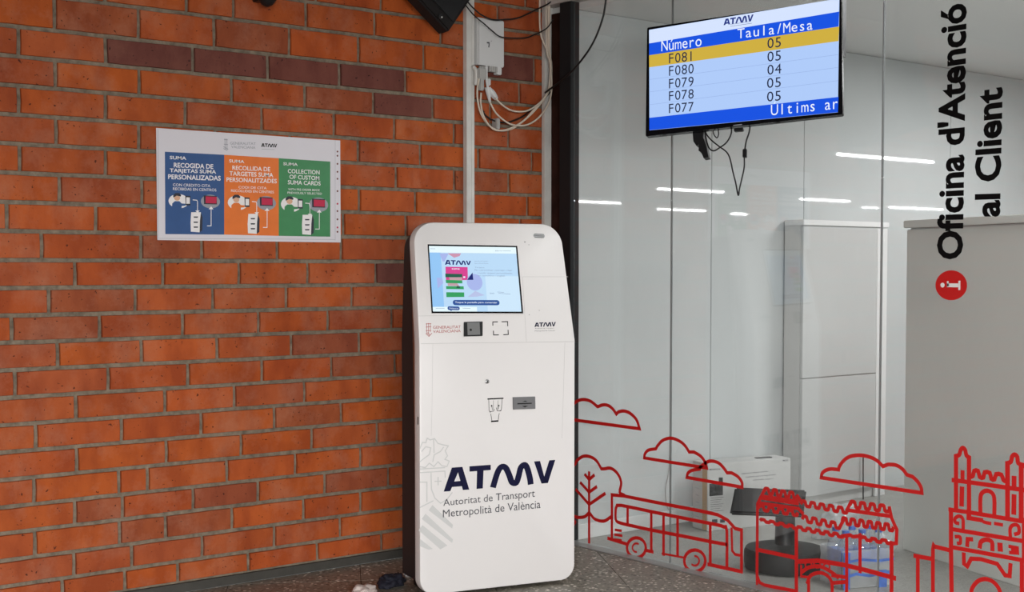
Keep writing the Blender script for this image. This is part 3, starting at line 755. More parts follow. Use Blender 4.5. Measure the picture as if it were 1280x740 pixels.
# ================================================================== POSTER
PP = Plane((0, WALL_Y - .004, 0), (1, 0, 0), (0, 0, 1))
c = [PP.uv(*p) for p in ((195, 160), (425, 177), (425, 303), (196, 300))]
pc = PP.at(sum(a[0] for a in c) / 4, min(a[1] for a in c))
poster = thing('poster', 'landscape paper notice with blue, orange and green panels on the brick wall', 'poster', tuple(pc))
bm = bmesh.new(); obox(bm, PP.at(c[0][0], c[3][1]), V((c[1][0] - c[0][0], 0, 0)), V((0, 0, c[0][1] - c[3][1])), V((0, -.0015, 0)))
wobj('sheet', bm, 'paper', poster)
PP.off = .0015
pz = P_(4.933, 190, 155)
def ppoly(name, mat, lst, off, par=poster, label=None):
    bm = bmesh.new()
    for q in lst: poly(bm, PP, pz(*q), off)
    o = wobj(name, bm, mat, par)
    if label: o['label'] = label
    return o
pb = ppoly('printed_panel', 'pblue', [((78, 171), (444, 190), (444, 682), (81, 679))], .0004, label='blue printed panel on the left of the notice')
po = ppoly('printed_panel', 'porange', [((444, 190), (780, 211), (780, 690), (444, 682))], .0004, label='orange printed panel in the middle of the notice')
pg_ = ppoly('printed_panel', 'pgreen', [((780, 211), (1098, 232), (1098, 695), (780, 690))], .0004, label='green printed panel on the right of the notice')
def txt(par, mat, rows, off=.0008, pl=None, bold=.012):
    bm = bmesh.new()
    for s, x0, y0, x1, y1, h in rows: tquad(bm, PP, s, pz((x0, y0), (x1, y1), (x1, y1 + h), (x0, y0 + h)), off, bold)
    return wobj('lettering', bm, mat, par)
txt(pb, 'pwhite', [('SUMA', 108, 196, 210, 201, 21), ('RECOGIDA DE', 133, 238, 376, 248, 30), ('TARJETAS SUMA', 108, 274, 394, 284, 30), ('PERSONALIZADAS', 98, 310, 422, 320, 30)], bold=.02)
txt(pb, 'pwhite', [('CON CREDITO CITA', 128, 366, 358, 373, 17), ('RECIBIDAS EN CENTROS', 128, 391, 395, 399, 17)], bold=.004)
txt(po, 'pwhite', [('SUMA', 474, 218, 568, 223, 19), ('RECOLLIDA DE', 494, 256, 727, 266, 27), ('TARGETES SUMA', 476, 291, 746, 302, 27), ('PERSONALITZADES', 458, 329, 768, 339, 27)], bold=.014)
txt(po, 'pwhite', [('CODI DE CITA', 532, 382, 705, 388, 15), ('RECOLLIDES EN CENTRES', 486, 403, 750, 413, 15)], bold=.004)
txt(pg_, 'pwhite', [('SUMA', 808, 236, 897, 241, 18), ('COLLECTION', 836, 277, 1032, 286, 26), ('OF CUSTOM', 846, 312, 1030, 322, 26), ('SUMA CARDS', 836, 346, 1038, 354, 26)], bold=.014)
txt(pg_, 'pwhite', [('WITH PRE-ORDER MADE', 838, 396, 1032, 402, 13), ('PREVIOUSLY SELECTED', 834, 417, 1046, 424, 13)], bold=.004)
bm = bmesh.new(); tquad(bm, PP, 'GENERALITAT', pz((480, 110), (638, 114), (638, 130), (480, 127)), .0006, .004); tquad(bm, PP, 'VALENCIANA', pz((487, 132), (636, 138), (636, 154), (487, 149)), .0006, .004)
for q in (((448, 90), (450, 158)), ((460, 92), (462, 158)), ((440, 140), (468, 156)), ((440, 152), (462, 163)), ((443, 125), (466, 127)), ((444, 96), (464, 98))): stroke(bm, PP, pz(*q), .0025, .0006)
for q in (((675, 155), (755, 158)),): stroke(bm, PP, pz(*q), .0012, .0006)
wobj('lettering', bm, 'pgrey', poster)
bm = bmesh.new(); logo(bm, PP, pz((672, 119), (770, 123), (768, 145), (672, 141)), .0006); wobj('small_logo', bm, 'vblack', poster)
def icons(par, cx, cy, kx, ky, shirt, dx):
    """person circle at cx,cy; card circle; arrows; small kiosk"""
    def w_(q): return pz(q)[0]
    r = PP.uv(*w_((cx + 62, cy)))[0] - PP.uv(*w_((cx, cy)))[0]
    bm = bmesh.new(); disc(bm, PP, w_((cx, cy)), r, .0007, ry=r * .66); wobj('icon_disc', bm, 'pwhite', par)
    bm = bmesh.new(); disc(bm, PP, w_((cx - 10, cy - 20)), r * .3, .001, ry=r * .26); wobj('icon_face', bm, 'skin', par)
    bm = bmesh.new(); poly(bm, PP, pz((cx - 34, cy - 22), (cx - 34, cy - 38), (cx - 20, cy - 50), (cx + 2, cy - 50), (cx + 15, cy - 38), (cx + 12, cy - 28), (cx - 12, cy - 34), (cx - 26, cy - 26)), .0013); wobj('icon_hair', bm, 'pdark', par)
    bm = bmesh.new(); poly(bm, PP, pz((cx - 42, cy + 44), (cx - 40, cy + 14), (cx - 24, cy), (cx + 4, cy), (cx + 18, cy + 14), (cx + 44, cy + 16), (cx + 40, cy + 28), (cx + 18, cy + 30), (cx + 18, cy + 50), (cx - 20, cy + 54)), .0012); wobj('icon_shirt', bm, shirt, par)
    bm = bmesh.new(); poly(bm, PP, pz((cx + 40, cy - 34), (cx + 72, cy - 32), (cx + 72, cy + 26), (cx + 42, cy + 26)), .0014); wobj('icon_phone', bm, 'pdark', par)
    bm = bmesh.new(); poly(bm, PP, pz((cx + 46, cy - 24), (cx + 68, cy - 23), (cx + 68, cy + 16), (cx + 46, cy + 16)), .0017); poly(bm, PP, pz((kx - 30, ky - 62), (kx + 30, ky - 62), (kx + 24, ky - 10), (kx + 22, ky + 62), (kx - 32, ky + 58), (kx - 34, ky)), .0009); wobj('icon_kiosk', bm, 'pwhite', par)
    bm = bmesh.new(); poly(bm, PP, pz((kx + 30, ky - 62), (kx + 40, ky - 30), (kx + 38, ky + 50), (kx + 22, ky + 62), (kx + 24, ky - 10)), .001)
    for dy in (-36, -4, 26): poly(bm, PP, pz((kx - 16, ky + dy), (kx + 12, ky + dy), (kx + 10, ky + dy + 8), (kx - 14, ky + dy + 8)), .0012)
    wobj('icon_kiosk_side', bm, 'pdark', par)
    bm = bmesh.new(); disc(bm, PP, w_((cx + dx, cy + 2)), r * .98, .0007, ry=r * .64); wobj('icon_disc', bm, 'pgrey', par)
    bm = bmesh.new(); poly(bm, PP, pz((cx + dx - 42, cy - 36), (cx + dx + 38, cy - 32), (cx + dx + 40, cy + 20), (cx + dx - 40, cy + 18)), .0011); wobj('icon_card_edge', bm, 'pdark', par)
    bm = bmesh.new(); poly(bm, PP, pz((cx + dx - 30, cy - 30), (cx + dx + 38, cy - 26), (cx + dx + 36, cy + 14), (cx + dx - 30, cy + 12)), .0014); wobj('icon_card', bm, 'pred', par)
    bm = bmesh.new()
    stroke(bm, PP, pz((cx + 88, cy - 8), (cx + 112, cy - 6), (cx + 116, cy + 4), (cx + 116, cy + 62)), .003, .0009); poly(bm, PP, pz((cx + 102, cy + 58), (cx + 130, cy + 58), (cx + 116, cy + 72)), .001)
    stroke(bm, PP, pz((cx + dx - 20, cy + 152), (cx + dx + 4, cy + 152), (cx + dx + 4, cy + 45)), .003, .0009); poly(bm, PP, pz((cx + dx - 12, cy + 50), (cx + dx + 18, cy + 50), (cx + dx + 4, cy + 32)), .001)
    wobj('icon_arrow', bm, 'pwhite', par)
icons(pb, 163, 476, 270, 606, 'pblue', 196); icons(po, 528, 486, 622, 616, 'porange', 176); icons(pg_, 856, 496, 957, 622, 'pgreen', 170)
bm = bmesh.new()
stroke(bm, PP, pz((1128, 100), (1128, 718)), .0012, .0006, caps=False)
stroke(bm, PP, pz((35, 30), (38, 705)), .0012, .0006, caps=False)
stroke(bm, PP, pz((36, 705), (1128, 712)), .0012, .0006, caps=False)
wobj('sleeve_seam', bm, 'pgrey', poster)
for y in (170, 196, 246, 295, 338, 414, 492, 537, 588, 638, 665):
    bm = bmesh.new(); disc(bm, PP, pz((1142, y))[0], .0042, .0007, 12); wobj('punched_hole', bm, 'brick_dark' if y not in (492, 638) else 'pred', poster)

# ================================================================== TV
TC = [V((3.627, 3.736, 2.199)), V((3.956, 3.084, 2.247)), V((3.887, 3.018, 1.826)), V((3.557, 3.67, 1.778))]
tux = (TC[1] - TC[0]).normalized(); tuy = (TC[0] - TC[3]).normalized(); tn = tux.cross(tuy).normalized()
if tn.dot(CAM - TC[0]) < 0: tn = -tn
tw, th_ = (TC[1] - TC[0]).length, (TC[0] - TC[3]).length
PT = Plane(TC[3], tux, tuy)
tv = thing('wall_screen', 'flat queue-number display with blue rows hanging before the glass partition', 'television', tuple((TC[2] + TC[3]) / 2))
bm = bmesh.new(); obox(bm, TC[3] - tn * .03, tux * tw, tuy * th_, tn * .03, .003); cab = tag(wobj('bezel', bm, 'blackgl', tv), 'thin glossy black screen frame')
bm = bmesh.new(); obox(bm, TC[3] - tn * .065 + tux * .08 + tuy * .03, tux * (tw - .16), tuy * (th_ * .62), tn * .04, .01); wobj('rear_housing', bm, 'black', tv)
Q = [(811.3, 37.4), (1049.3, -1.8), (1047.4, 140.6), (811.8, 163)]
def tp(x, f0, f1): return None
def tvq(name, mat, l0, l1, r0, r1, off, par):
    bm = bmesh.new(); poly(bm, PT, [(811.4, l0), (1049, r0), (1048.2, r1), (811.5, l1)], off); return wobj(name, bm, mat, par)
bm = bmesh.new(); poly(bm, PT, Q, .0006); disp = tag(wobj('display', bm, 's_sky', tv), 'pale blue lit display listing numbers')
tvq('screen_top_band', 's_top', 37.6, 54.4, -1.6, 14.8, .001, disp)
tvq('screen_header_band', 's_blue', 54.4, 69.2, 14.8, 33.4, .001, disp); tvq('screen_highlight_row', 's_yellow', 69.2, 84.3, 33.4, 51.6, .001, disp)
bm = bmesh.new(); poly(bm, PT, [(811.8, 147.4), (1048.2, 121.4), (1047.4, 140.4), (811.8, 162.8)], .001); wobj('screen_footer_band', bm, 's_blue', disp)
bm = bmesh.new()
for l_, r_ in ((99.5, 68.5), (115, 84.5), (131, 101)): stroke(bm, PT, [(812, l_), (1048, r_)], .0014, .001, caps=False)
wobj('screen_row_line', bm, 's_line', disp)
bm = bmesh.new(); logo(bm, PT, [(904.5, 24.2), (942, 18.2), (941.2, 26.4), (904.5, 31.8)], .0014)
stroke(bm, PT, [(913, 33.2), (940, 29.3)], .0012, .0014); stroke(bm, PT, [(913, 30.8), (938, 27.2)], .001, .0014); wobj('screen_logo', bm, 's_navy', disp)
for s, p, q, c_ in (('Número', (826.5, 64.4), (877.5, 57.6), (13.3, 13.8)), ('Taula/Mesa', (921.5, 48.6), (1017, 37), (12, 12.6)), ('Últims ar', (963.5, 144.6), (1049, 136.0), (13, 14))):
    bm = bmesh.new(); mono(bm, PT, s, p, q, c_, .0016, 0); wobj('screen_text', bm, 's_white', disp)
for s, x0, y0, x1, y1, c_ in (('F081', 835, 79.6, 868, 76, 12), ('F080', 835, 95.2, 868, 91.6, 12), ('F079', 835, 110.9, 868, 107.6, 11.8), ('F078', 835, 126.2, 868, 123, 11.6), ('F077', 835, 141.8, 868, 139, 11.5),
                              ('05', 958.5, 61, 977.5, 58.6, 12.3), ('05', 958.5, 77.6, 977.5, 75.4, 12.3), ('04', 958.5, 94, 977.5, 91.8, 12.2), ('05', 958, 110.6, 977.5, 108.6, 12.2), ('05', 958, 127.5, 977.5, 125.6, 12.2)):
    bm = bmesh.new(); mono(bm, PT, s, (x0, y0), (x1, y1), (c_, c_), .0016, .0); wobj('screen_text', bm, 's_ink', disp)
bm = bmesh.new(); stroke(bm, PT, [(917, 157.2), (927.5, 156)], .003, .0035); wobj('maker_mark', bm, 'pgrey', tv)
bm = bmesh.new(); q = PT.p(917, 160); obox(bm, q - tn * .02, tux * .034, -tuy * .012, tn * .018, .002); wobj('sensor', bm, 'black', tv)
for px_ in (826, 968):
    bm = bmesh.new(); q = PT.p(px_, 168.5 - (px_ - 808) * .11); obox(bm, q - tn * .02, tux * .02, -tuy * .006, tn * .01, .001); wobj('foot_stub', bm, 'black', tv)
# bracket: arm behind the set to a pole that rises to the hall ceiling
bm = bmesh.new(); pe = PT.p(1043, 60) - tn * .1; obox(bm, pe + V((-.015, -.015, 0)), V((.03, 0, 0)), V((0, .03, 0)), V((0, 0, 2.748 - pe.z)), .002)
obox(bm, pe + V((-.015, -.015, -.02)), -tux * .42, tn * .03, tuy * .03, .002); obox(bm, pe - tux * .38 + tuy * -.06, -tux * .03, tn * .04, tuy * .14, .002)
obox(bm, pe + V((-.06, -.06, 2.743 - pe.z)), V((.12, 0, 0)), V((0, .12, 0)), V((0, 0, .005)))
tag(wobj('mounting_bracket', bm, 'black', tv), 'black pole and arm holding the display')
# black plug block hanging below
tb = P_(5.694, 810, 120)
PTb = Plane(TC[3] - tn * .045, tux, tuy)
def tb3(x, y): return PTb.p(*tb((x, y))[0])
bm = bmesh.new()
poly(bm, PTb, tb((320, 225), (330, 330), (350, 360), (372, 350), (366, 395), (384, 405), (402, 448), (438, 442), (420, 360), (398, 300), (400, 225)), .012)
r_ = bmesh.ops.extrude_face_region(bm, geom=bm.faces[:]); bmesh.ops.translate(bm, verts=[v for v in r_['geom'] if isinstance(v, bmesh.types.BMVert)], vec=-tn * .03)
bmesh.ops.recalc_face_normals(bm, faces=bm.faces)
tag(rebase(obj('power_adapter', bm, 'black')), 'black power adapter and clamp hanging under the left of the queue display', 'adapter')
def cable(name, label, pts3, r, mat='rubber', par=None, cat='cable', grp=None):
    bm = bmesh.new(); tube(bm, pts3, r, 8, 6)
    if par is None:
        o = rebase(obj(name, bm, mat, smooth=True)); tag(o, label, cat, grp)
    else: o = wobj(name, bm, mat, par, True)
    return o
cable('cable', 'thin black lead looping from display adapter to a low sharp point before the glass', [tb3(*p) for p in ((402, 230), (418, 275), (455, 318), (508, 360), (560, 400), (585, 450), (605, 540), (625, 620), (643, 708), (652, 660), (668, 590), (685, 510), (686, 440))], .0028)
cable('cable', 'thin black lead with inline switch dropping from the right of the display underside', [tb3(*p) for p in ((728, 205), (720, 260), (700, 320), (690, 380))], .003)
bm = bmesh.new(); q = tb3(675, 440); obox(bm, q - tn * .008, tb3(703, 437) - q, tb3(676, 380) - q, tn * .014, .002); tag(rebase(obj('inline_switch', bm, 'black')), 'small black inline switch on a thin lead under the queue display', 'switch')
cable('cable', 'black lead in a shallow loop directly under the queue display', [tb3(*p) for p in ((594, 210), (592, 270), (560, 330), (510, 368), (470, 390), (436, 372), (415, 310), (405, 240))], .0028)
cable('cable', 'tiny coiled black lead under the display between adapter and sensor', [tb3(*p) for p in ((462, 225), (468, 270), (490, 298), (503, 270), (495, 225))], .0022)

# ================================================================== FITTINGS ON THE BRICK WALL
def wallp(px, py, off=0): return hit(px, py, (0, WALL_Y - off, 0), V((0, 1, 0)))
def trunk(label, pxa, pxb, z0, z1, dep, groove):
    xa = wallp(pxa, 335, 0).x; xb = wallp(pxb, 335, 0).x
    t = thing('cable_trunking', label, 'trunking', ((xa + xb) / 2, WALL_Y - .002, z0))
    bm = bmesh.new(); box(bm, (xa, WALL_Y - dep, z0), (xa + (xb - xa) * groove, WALL_Y - .002, z1), .0015); wobj('channel', bm, 'pvc', t)
    bm = bmesh.new(); box(bm, (xa + (xb - xa) * groove + .003, WALL_Y - dep + .004, z0), (xb, WALL_Y - .002, z1), .0015); wobj('cover_strip', bm, 'pvc', t)
    bm = bmesh.new(); box(bm, (xa + .002, WALL_Y - dep * .4, z0), (xb - .002, WALL_Y - .002, z1)); wobj('backing', bm, 'pvcgrey', t)
trunk('white plastic cable trunking running down left of the junction box', 578.7, 589.2, .04, 2.745, .03, .55)
trunk('narrow white cable trunking beside the dark glass frame post', 676.5, 687, .04, 2.745, .025, .5)
# junction box
JB = Plane((0, WALL_Y - .045, 0), (1, 0, 0), (0, 0, 1))
x0, _ = JB.uv(591.5, 50); x1, _ = JB.uv(630.5, 50); z0 = JB.uv(610, 82)[1]; z1 = JB.uv(595, 21)[1]; x0 = max(x0, wallp(589.2, 335, 0).x + .003)
jb = thing('junction_box', 'white rectangular junction box on the bricks between the two trunkings', 'electrical box', ((x0 + x1) / 2, WALL_Y - .002, z0))
bm = bmesh.new(); box(bm, (x0, WALL_Y - .045, z0), (x1, WALL_Y - .002, z1), .004); wobj('housing', bm, 'boxwhite', jb)
bm = bmesh.new(); box(bm, (x0 + .006, WALL_Y - .049, z0 + .006), (x1 - .006, WALL_Y - .046, z1 - .006), .002); wobj('cover', bm, 'boxwhite', jb)
JC = Plane((0, WALL_Y - .0495, 0), (1, 0, 0), (0, 0, 1))
bm = bmesh.new(); j3 = P_(7.4, 570, 0)
stroke(bm, JC, j3((288, 395), (305, 395), (306, 415), (303, 435)), .006, .0002); disc(bm, JC, j3((326, 380))[0], .002, .0002, 8)
wobj('printed_mark', bm, 'ink', jb)
bm = bmesh.new(); disc(bm, JC, j3((302, 262))[0], .004, .0002, 10); wobj('screw', bm, 'metal', jb)
j4 = P_(7.4, 580, 70)
def w3(x, y, off=.04, f=j4): return wallp(*f((x, y))[0], off)
for k in range(4):
    bm = bmesh.new(); a = w3(232 + k * 20, 122); box(bm, (a.x, WALL_Y - .042, z0 - .025), (a.x + .011, WALL_Y - .02, z0), .001); wobj('gland', bm, 'pvcgrey', jb)
bm = bmesh.new(); a = w3(305, 145); box(bm, (a.x, WALL_Y - .042, z0 - .035), (a.x + .028, WALL_Y - .012, z0), .003); wobj('latch', bm, 'boxwhite', jb)
bm = bmesh.new(); tube(bm, [w3(80, 95), w3(108, 130), w3(112, 190), w3(104, 268)], .009, 8, 4); wobj('cable_gland', bm, 'pvc', jb)
for k in range(3):
    bm = bmesh.new(); tube(bm, [w3(148 + k * 20, 95), w3(150 + k * 18, 150), w3(156 + k * 10, 200)], .0055, 8, 3); wobj('lead', bm, 'pvcgrey', jb)
bm = bmesh.new(); obox(bm, w3(135, 210, .06), V((.05, 0, 0)), V((0, .03, 0)), V((0, 0, .05)), .006); obox(bm, w3(148, 315, .055), V((.026, 0, 0)), V((0, .02, 0)), V((0, 0, .08)), .004)
wobj('connector', bm, 'pvcgrey', jb)
bm = bmesh.new(); tube(bm, [w3(208, 90), w3(207, 200), w3(218, 290)], .006, 8, 3); tube(bm, [w3(218, 290), w3(226, 350), w3(240, 430)], lambda t: .016 - .011 * t, 8, 4)
tube(bm, [w3(238, 305), w3(262, 345), w3(300, 398)], lambda t: .009 + .006 * math.sin(t * 3) , 8, 4); wobj('plug_boot', bm, 'boxwhite', jb)
bm = bmesh.new(); box(bm, (w3(215, 0).x, WALL_Y - .05, w3(0, 250).z), (w3(238, 0).x, WALL_Y - .03, w3(0, 185).z), .003); wobj('tag', bm, 'boxwhite', jb)
GR = 'cream cables looping from the junction box to the upper right'
cables = [('lowest cream cable, leaving the box connector at left and sagging deepest', [(140, 190), (122, 330), (135, 460), (170, 560), (240, 650), (330, 690), (420, 680), (500, 640), (620, 540), (700, 450), (760, 370), (790, 300), (800, 180), (785, 0), (778, -60), (780, -540)]),
          ('cream cable running just right of the lowest one from the connector', [(158, 340), (155, 430), (172, 530), (215, 620), (280, 680), (360, 688), (450, 660), (560, 590), (660, 480), (730, 400), (772, 340), (805, 250), (808, 80), (790, -80), (792, -540)]),
          ('cream cable from the tapered plug with the middle sag', [(240, 430), (290, 520), (350, 580), (430, 630), (520, 645), (600, 630), (680, 580), (740, 510), (785, 430), (808, 330), (806, 150), (770, -40), (715, -180), (700, -330), (702, -540)]),
          ('topmost cream cable, the one with the shallowest sag', [(290, 390), (350, 450), (430, 500), (520, 515), (600, 500), (680, 450), (735, 395), (778, 320), (796, 200), (800, 60), (765, -60), (760, -540)])]
for k, (lb, pts) in enumerate(cables):
    cable('cable', lb, [w3(x, y, .05 + .006 * k) for x, y in pts], .0042, 'cream')
cable('cable', 'dark cable sagging behind the cream ones to a small clip on bricks', [w3(x, y, .03) for x, y in ((170, 500), (200, 550), (260, 590), (320, 610), (400, 615), (480, 590), (560, 550), (640, 480), (720, 420), (800, 330), (900, 230), (960, 170))], .004)
bm = bmesh.new(); a = w3(305, 675, .045); obox(bm, a, V((.02, 0, 0)), V((0, .04, 0)), V((0, 0, .05)), .003); tag(rebase(obj('cable_clip', bm, 'pvcgrey')), 'small grey cable clip at the bottom of the cable loops', 'clip')
def j3w(x, y, off): return wallp(*j3((x, y))[0], off)
cable('cable', 'black wire sagging over the top edge of the white junction box', [j3w(x, y, .085) for x, y in ((60, -60), (95, 0), (160, 75), (240, 140), (340, 182), (450, 180), (560, 170), (660, 130), (760, 80), (860, 30), (960, -60))], .0035)
cable('cable', 'black wire crossing the front of the white junction box', [j3w(x, y, .09) for x, y in ((60, 10), (90, 50), (170, 145), (260, 220), (340, 290), (400, 335), (480, 350), (640, 350), (740, 315), (840, 260), (900, 180))], .003)
# long black cable in front of the glass
k8 = P_(6.73, 680, 0)
PC = Plane((GX - .06, 0, 0), (0, -1, 0), (0, 0, 1))
pts = [PC.p(*k8((x, y))[0]) for x, y in ((524, -80), (520, 0), (500, 130), (450, 280), (390, 400), (320, 500), (247, 588), (165, 665), (90, 720), (10, 780))]
cable('cable', 'long black cable curving down in front of the glass to the dark frame post', pts, .0045)
# speaker, tilted on the wall, and second fitting further left
sp_ = P_(12.33, 500, 0)
def s3(x, y, off): return wallp(*sp_((x, y))[0], off)
a = s3(755, 490, .14); b = s3(280, -20, .14); c_ = s3(1045, 60, .14)
spk = thing('speaker', 'black tilted loudspeaker at top of the brick wall left of the trunking', 'speaker', tuple(a))
e1 = (b - a) * 1.5; e2 = (c_ - a).normalized() * .26; dv = V((0, .075, -.006))
bm = bmesh.new(); obox(bm, a, e1, e2, dv, .008); wobj('cabinet', bm, 'speaker', spk)
SPp = Plane(a, e1, e2)
bm = bmesh.new(); q = a + V((0, -.001, 0)) + e1.normalized() * .015 + e2.normalized() * .045; obox(bm, q, e1 * .93, e2 * .78, V((0, -.006, 0)), .003); wobj('grille', bm, 'black', spk)
bm = bmesh.new(); lathe(bm, a + e1.normalized() * .075 + e2.normalized() * .02, [(.012, 0), (.012, .006), (.001, .006)], 16, V((0, -1, 0))); bl = wobj('bolt', bm, 'black', spk)
bm = bmesh.new(); lathe(bm, a + e1.normalized() * .069 + e2.normalized() * .02 + V((0, -.006, 0)), [(.004, 0), (.003, .003), (.001, .003)], 10, V((0, -1, 0))); wobj('screw', bm, 'pvc', spk)
bm = bmesh.new(); q = a + e1 * .45 + e2 * .45; obox(bm, V((q.x - .03, WALL_Y - .075, q.z - .03)), V((.06, 0, 0)), V((0, .073, 0)), V((0, 0, .06)), .004); wobj('wall_mount', bm, 'black', spk)
bm = bmesh.new(); a = wallp(334, 8, .1); lathe(bm, a, [(.004, -.002), (.022, .006), (.04, .03), (.05, .08)], 20)
o = smooth_by(rebase(obj('camera_dome', bm, 'black'))); tag(o, 'small black fitting peeking in at the top edge above the poster', 'camera')
bm = bmesh.new(); o2 = V((a.x - .015, a.y, a.z + .03)); obox(bm, o2, V((.03, 0, 0)), V((0, WALL_Y - a.y - .002, 0)), V((0, 0, .05)), .003); bk = obj('arm', bm, 'black'); bk.data.transform(Matrix.Translation(-V(o.location))); bk.parent = o

# ================================================================== LITTER BY THE KIOSK
def crumple(name, label, cat, cpx, sx, sy, h, mat, seed, ang=0):
    c = floor_pt(*cpx); rnd = random.Random(seed); bm = bmesh.new(); n = 14
    bmesh.ops.create_icosphere(bm, subdivisions=4, radius=1)
    from mathutils import noise
    for v in bm.verts:
        nn = noise.noise(v.co * 1.7 + V((seed, 0, 0))); n2 = noise.noise(v.co * 4 + V((0, seed, 0)))
        k = 1 + .45 * nn + .2 * n2; v.co *= k
        v.co = V((v.co.x * sx, v.co.y * sy, max(-.02, v.co.z * h + h * .5)))
        if v.co.z < .0015: v.co.z = .0015
    bmesh.ops.rotate(bm, verts=bm.verts, matrix=Matrix.Rotation(ang, 3, 'Z'))
    o = obj(name, bm, mat, smooth=True); o.location = c; tag(o, label, cat); return o
crumple('cloth', 'crumpled navy blue cloth on the floor left of the kiosk foot', 'cloth', (490, 733), .06, .04, .036, 'navycloth', 2, .3)
crumple('cloth', 'pale crumpled cloth at the bottom edge beside the navy cloth', 'cloth', (455, 743), .055, .035, .025, 'palecloth', 5, .2)
crumple('plastic_wrapper', 'tiny clear crumpled wrapper beside the navy cloth and kiosk', 'wrapper', (510, 721), .02, .015, .02, 'film', 9, .6)

# ================================================================== RED AND BLACK VINYL ON THE GLASS
PG.off = .0006
def vinyl(name, label, strokes, wd, mat='red', polys=(), cat='decal', grp=None):
    bm = bmesh.new(); z = 0
    for s in strokes:
        cl = False; w_ = wd
        if isinstance(s, tuple): s, opt = s; cl = opt.get('c', False); w_ = opt.get('w', wd); 
        z += 1; stroke(bm, PG, s, w_, z * .00001, closed=cl)
    for p in polys: z += 1; poly(bm, PG, p, z * .00001)
    o = rebase(obj(name, bm, mat)); tag(o, label, cat, grp); return o
c1 = P_(6.17, 700, 480); c2 = P_(6.17, 840, 540); c3 = P_(6.17, 1000, 540)
def sm(pts, n=4): return [(v[0], v[1]) for v in catmull(pts, n)]
LW = .0155
cl1 = sm(c1((60, 200), (115, 145), (150, 125), (190, 120), (240, 135), (290, 175))) + sm(c1((300, 172), (335, 160), (375, 167), (410, 195), (435, 232))) + sm(c1((450, 216), (490, 208), (540, 225), (590, 275), (615, 345)))
vinyl('cloud_decal', 'red outline cloud sticker on glass, partly hidden by the kiosk edge', [cl1 + c1((60, 270))], LW)
cl2 = sm([(805.4, 572.4), (806.5, 567), (811, 562.5), (820, 561)]) + sm([(821.6, 557.8), (828, 550.8), (837.8, 547.7), (847.5, 550.3), (855.6, 556.2), (861.6, 565)]) + sm([(867.6, 565), (875.7, 570), (881.3, 577.3), (883.5, 585)])
vinyl('cloud_decal', 'red outline cloud sticker above the bus, higher of the overlapping two', [(cl2, {'c': True})], .0145)
cl3 = sm([(858.6, 596.7), (860, 591.5), (865, 588), (874.8, 586.2)]) + sm([(876, 583), (883.8, 577.6), (890, 576.3), (898.3, 578.7), (904.8, 585), (908.9, 591)]) + sm([(914.6, 591), (922.7, 596), (927.5, 603), (927.8, 609)])
vinyl('cloud_decal', 'red outline cloud sticker overlapping the white carton corner', [(cl3, {'c': True})], .0145)
cl4 = sm(c3((165, 352), (172, 318), (200, 295), (240, 285), (298, 290))) + sm(c3((302, 270), (325, 235), (360, 202), (410, 183), (480, 180), (550, 197), (600, 225), (640, 265))) + sm(c3((680, 250), (740, 255), (790, 285), (825, 330))) + sm(c3((870, 345), (910, 385), (935, 430), (940, 470)))
vinyl('cloud_decal', 'large red outline cloud sticker above the market building', [(cl4, {'c': True})], .0145)
t1 = P_(2.74, 700, 470)
vinyl('tree_decal', 'red outline tree sticker on glass beside the kiosk', [t1((100, 570), (100, 330)), t1((56, 390), (100, 440), (154, 403)), t1((71, 366), (100, 398), (125, 380)), t1((86, 338), (100, 355), (117, 340)),
    sm(t1((40, 310), (52, 302), (60, 288), (80, 275), (102, 276), (125, 290), (142, 318))) + sm(t1((152, 318), (175, 316), (198, 335), (210, 365), (205, 398), (220, 408))), sm(t1((98, 470), (84, 482), (60, 484), (40, 476))), sm(t1((104, 472), (120, 490), (150, 497), (176, 482))), sm(t1((38, 488), (52, 500), (42, 512)))], .0155)
def circ(c, rx, ry, n=20, a0=0, a1=360):
    return [(c[0] + rx * math.cos(math.radians(a0 + (a1 - a0) * k / n)), c[1] + ry * math.sin(math.radians(a0 + (a1 - a0) * k / n))) for k in range(n + (0 if a1 - a0 == 360 else 1))]
vinyl('bus_decal', 'red outline bus sticker low on the glass', [
    t1((178, 560), (178, 407), (220, 411), (350, 437), (480, 462), (540, 475), (575, 494), (600, 522), (622, 528), (622, 670), (508, 645)), t1((165, 556), (230, 576)), t1((298, 598), (318, 602)), (t1((350, 608), (425, 622)), {'w': .009}),
    (circ(t1((262, 588))[0], 11.8, 12.4), {'c': True, 'w': .015}), (circ(t1((462, 633))[0], 13.2, 13.6), {'c': True, 'w': .015}), (circ(t1((262, 588))[0], 5, 5.4, 10, 90, 300), {'w': .009}), (circ(t1((462, 633))[0], 5.6, 6, 10, -90, 130), {'w': .009}),
    t1((313, 600), (313, 467)), t1((355, 612), (355, 474)), t1((403, 616), (403, 485)), t1((515, 645), (515, 508)), sm(t1((572, 652), (572, 530), (562, 517), (540, 510), (500, 502), (400, 482), (320, 466), (210, 443), (194, 448), (191, 462), (191, 490), (198, 500), (220, 507)), 2) + t1((310, 527), (420, 548), (520, 568), (570, 577)),
    t1((232, 448), (232, 508)), (t1((190, 527), (210, 530)), {'w': .012}), (t1((188, 543), (212, 547)), {'w': .012}), (t1((188, 560), (210, 563)), {'w': .012}), (t1((588, 522), (590, 598), (600, 611), (620, 615)), {'w': .012})], .0155)
b1 = P_(3.657, 930, 540)
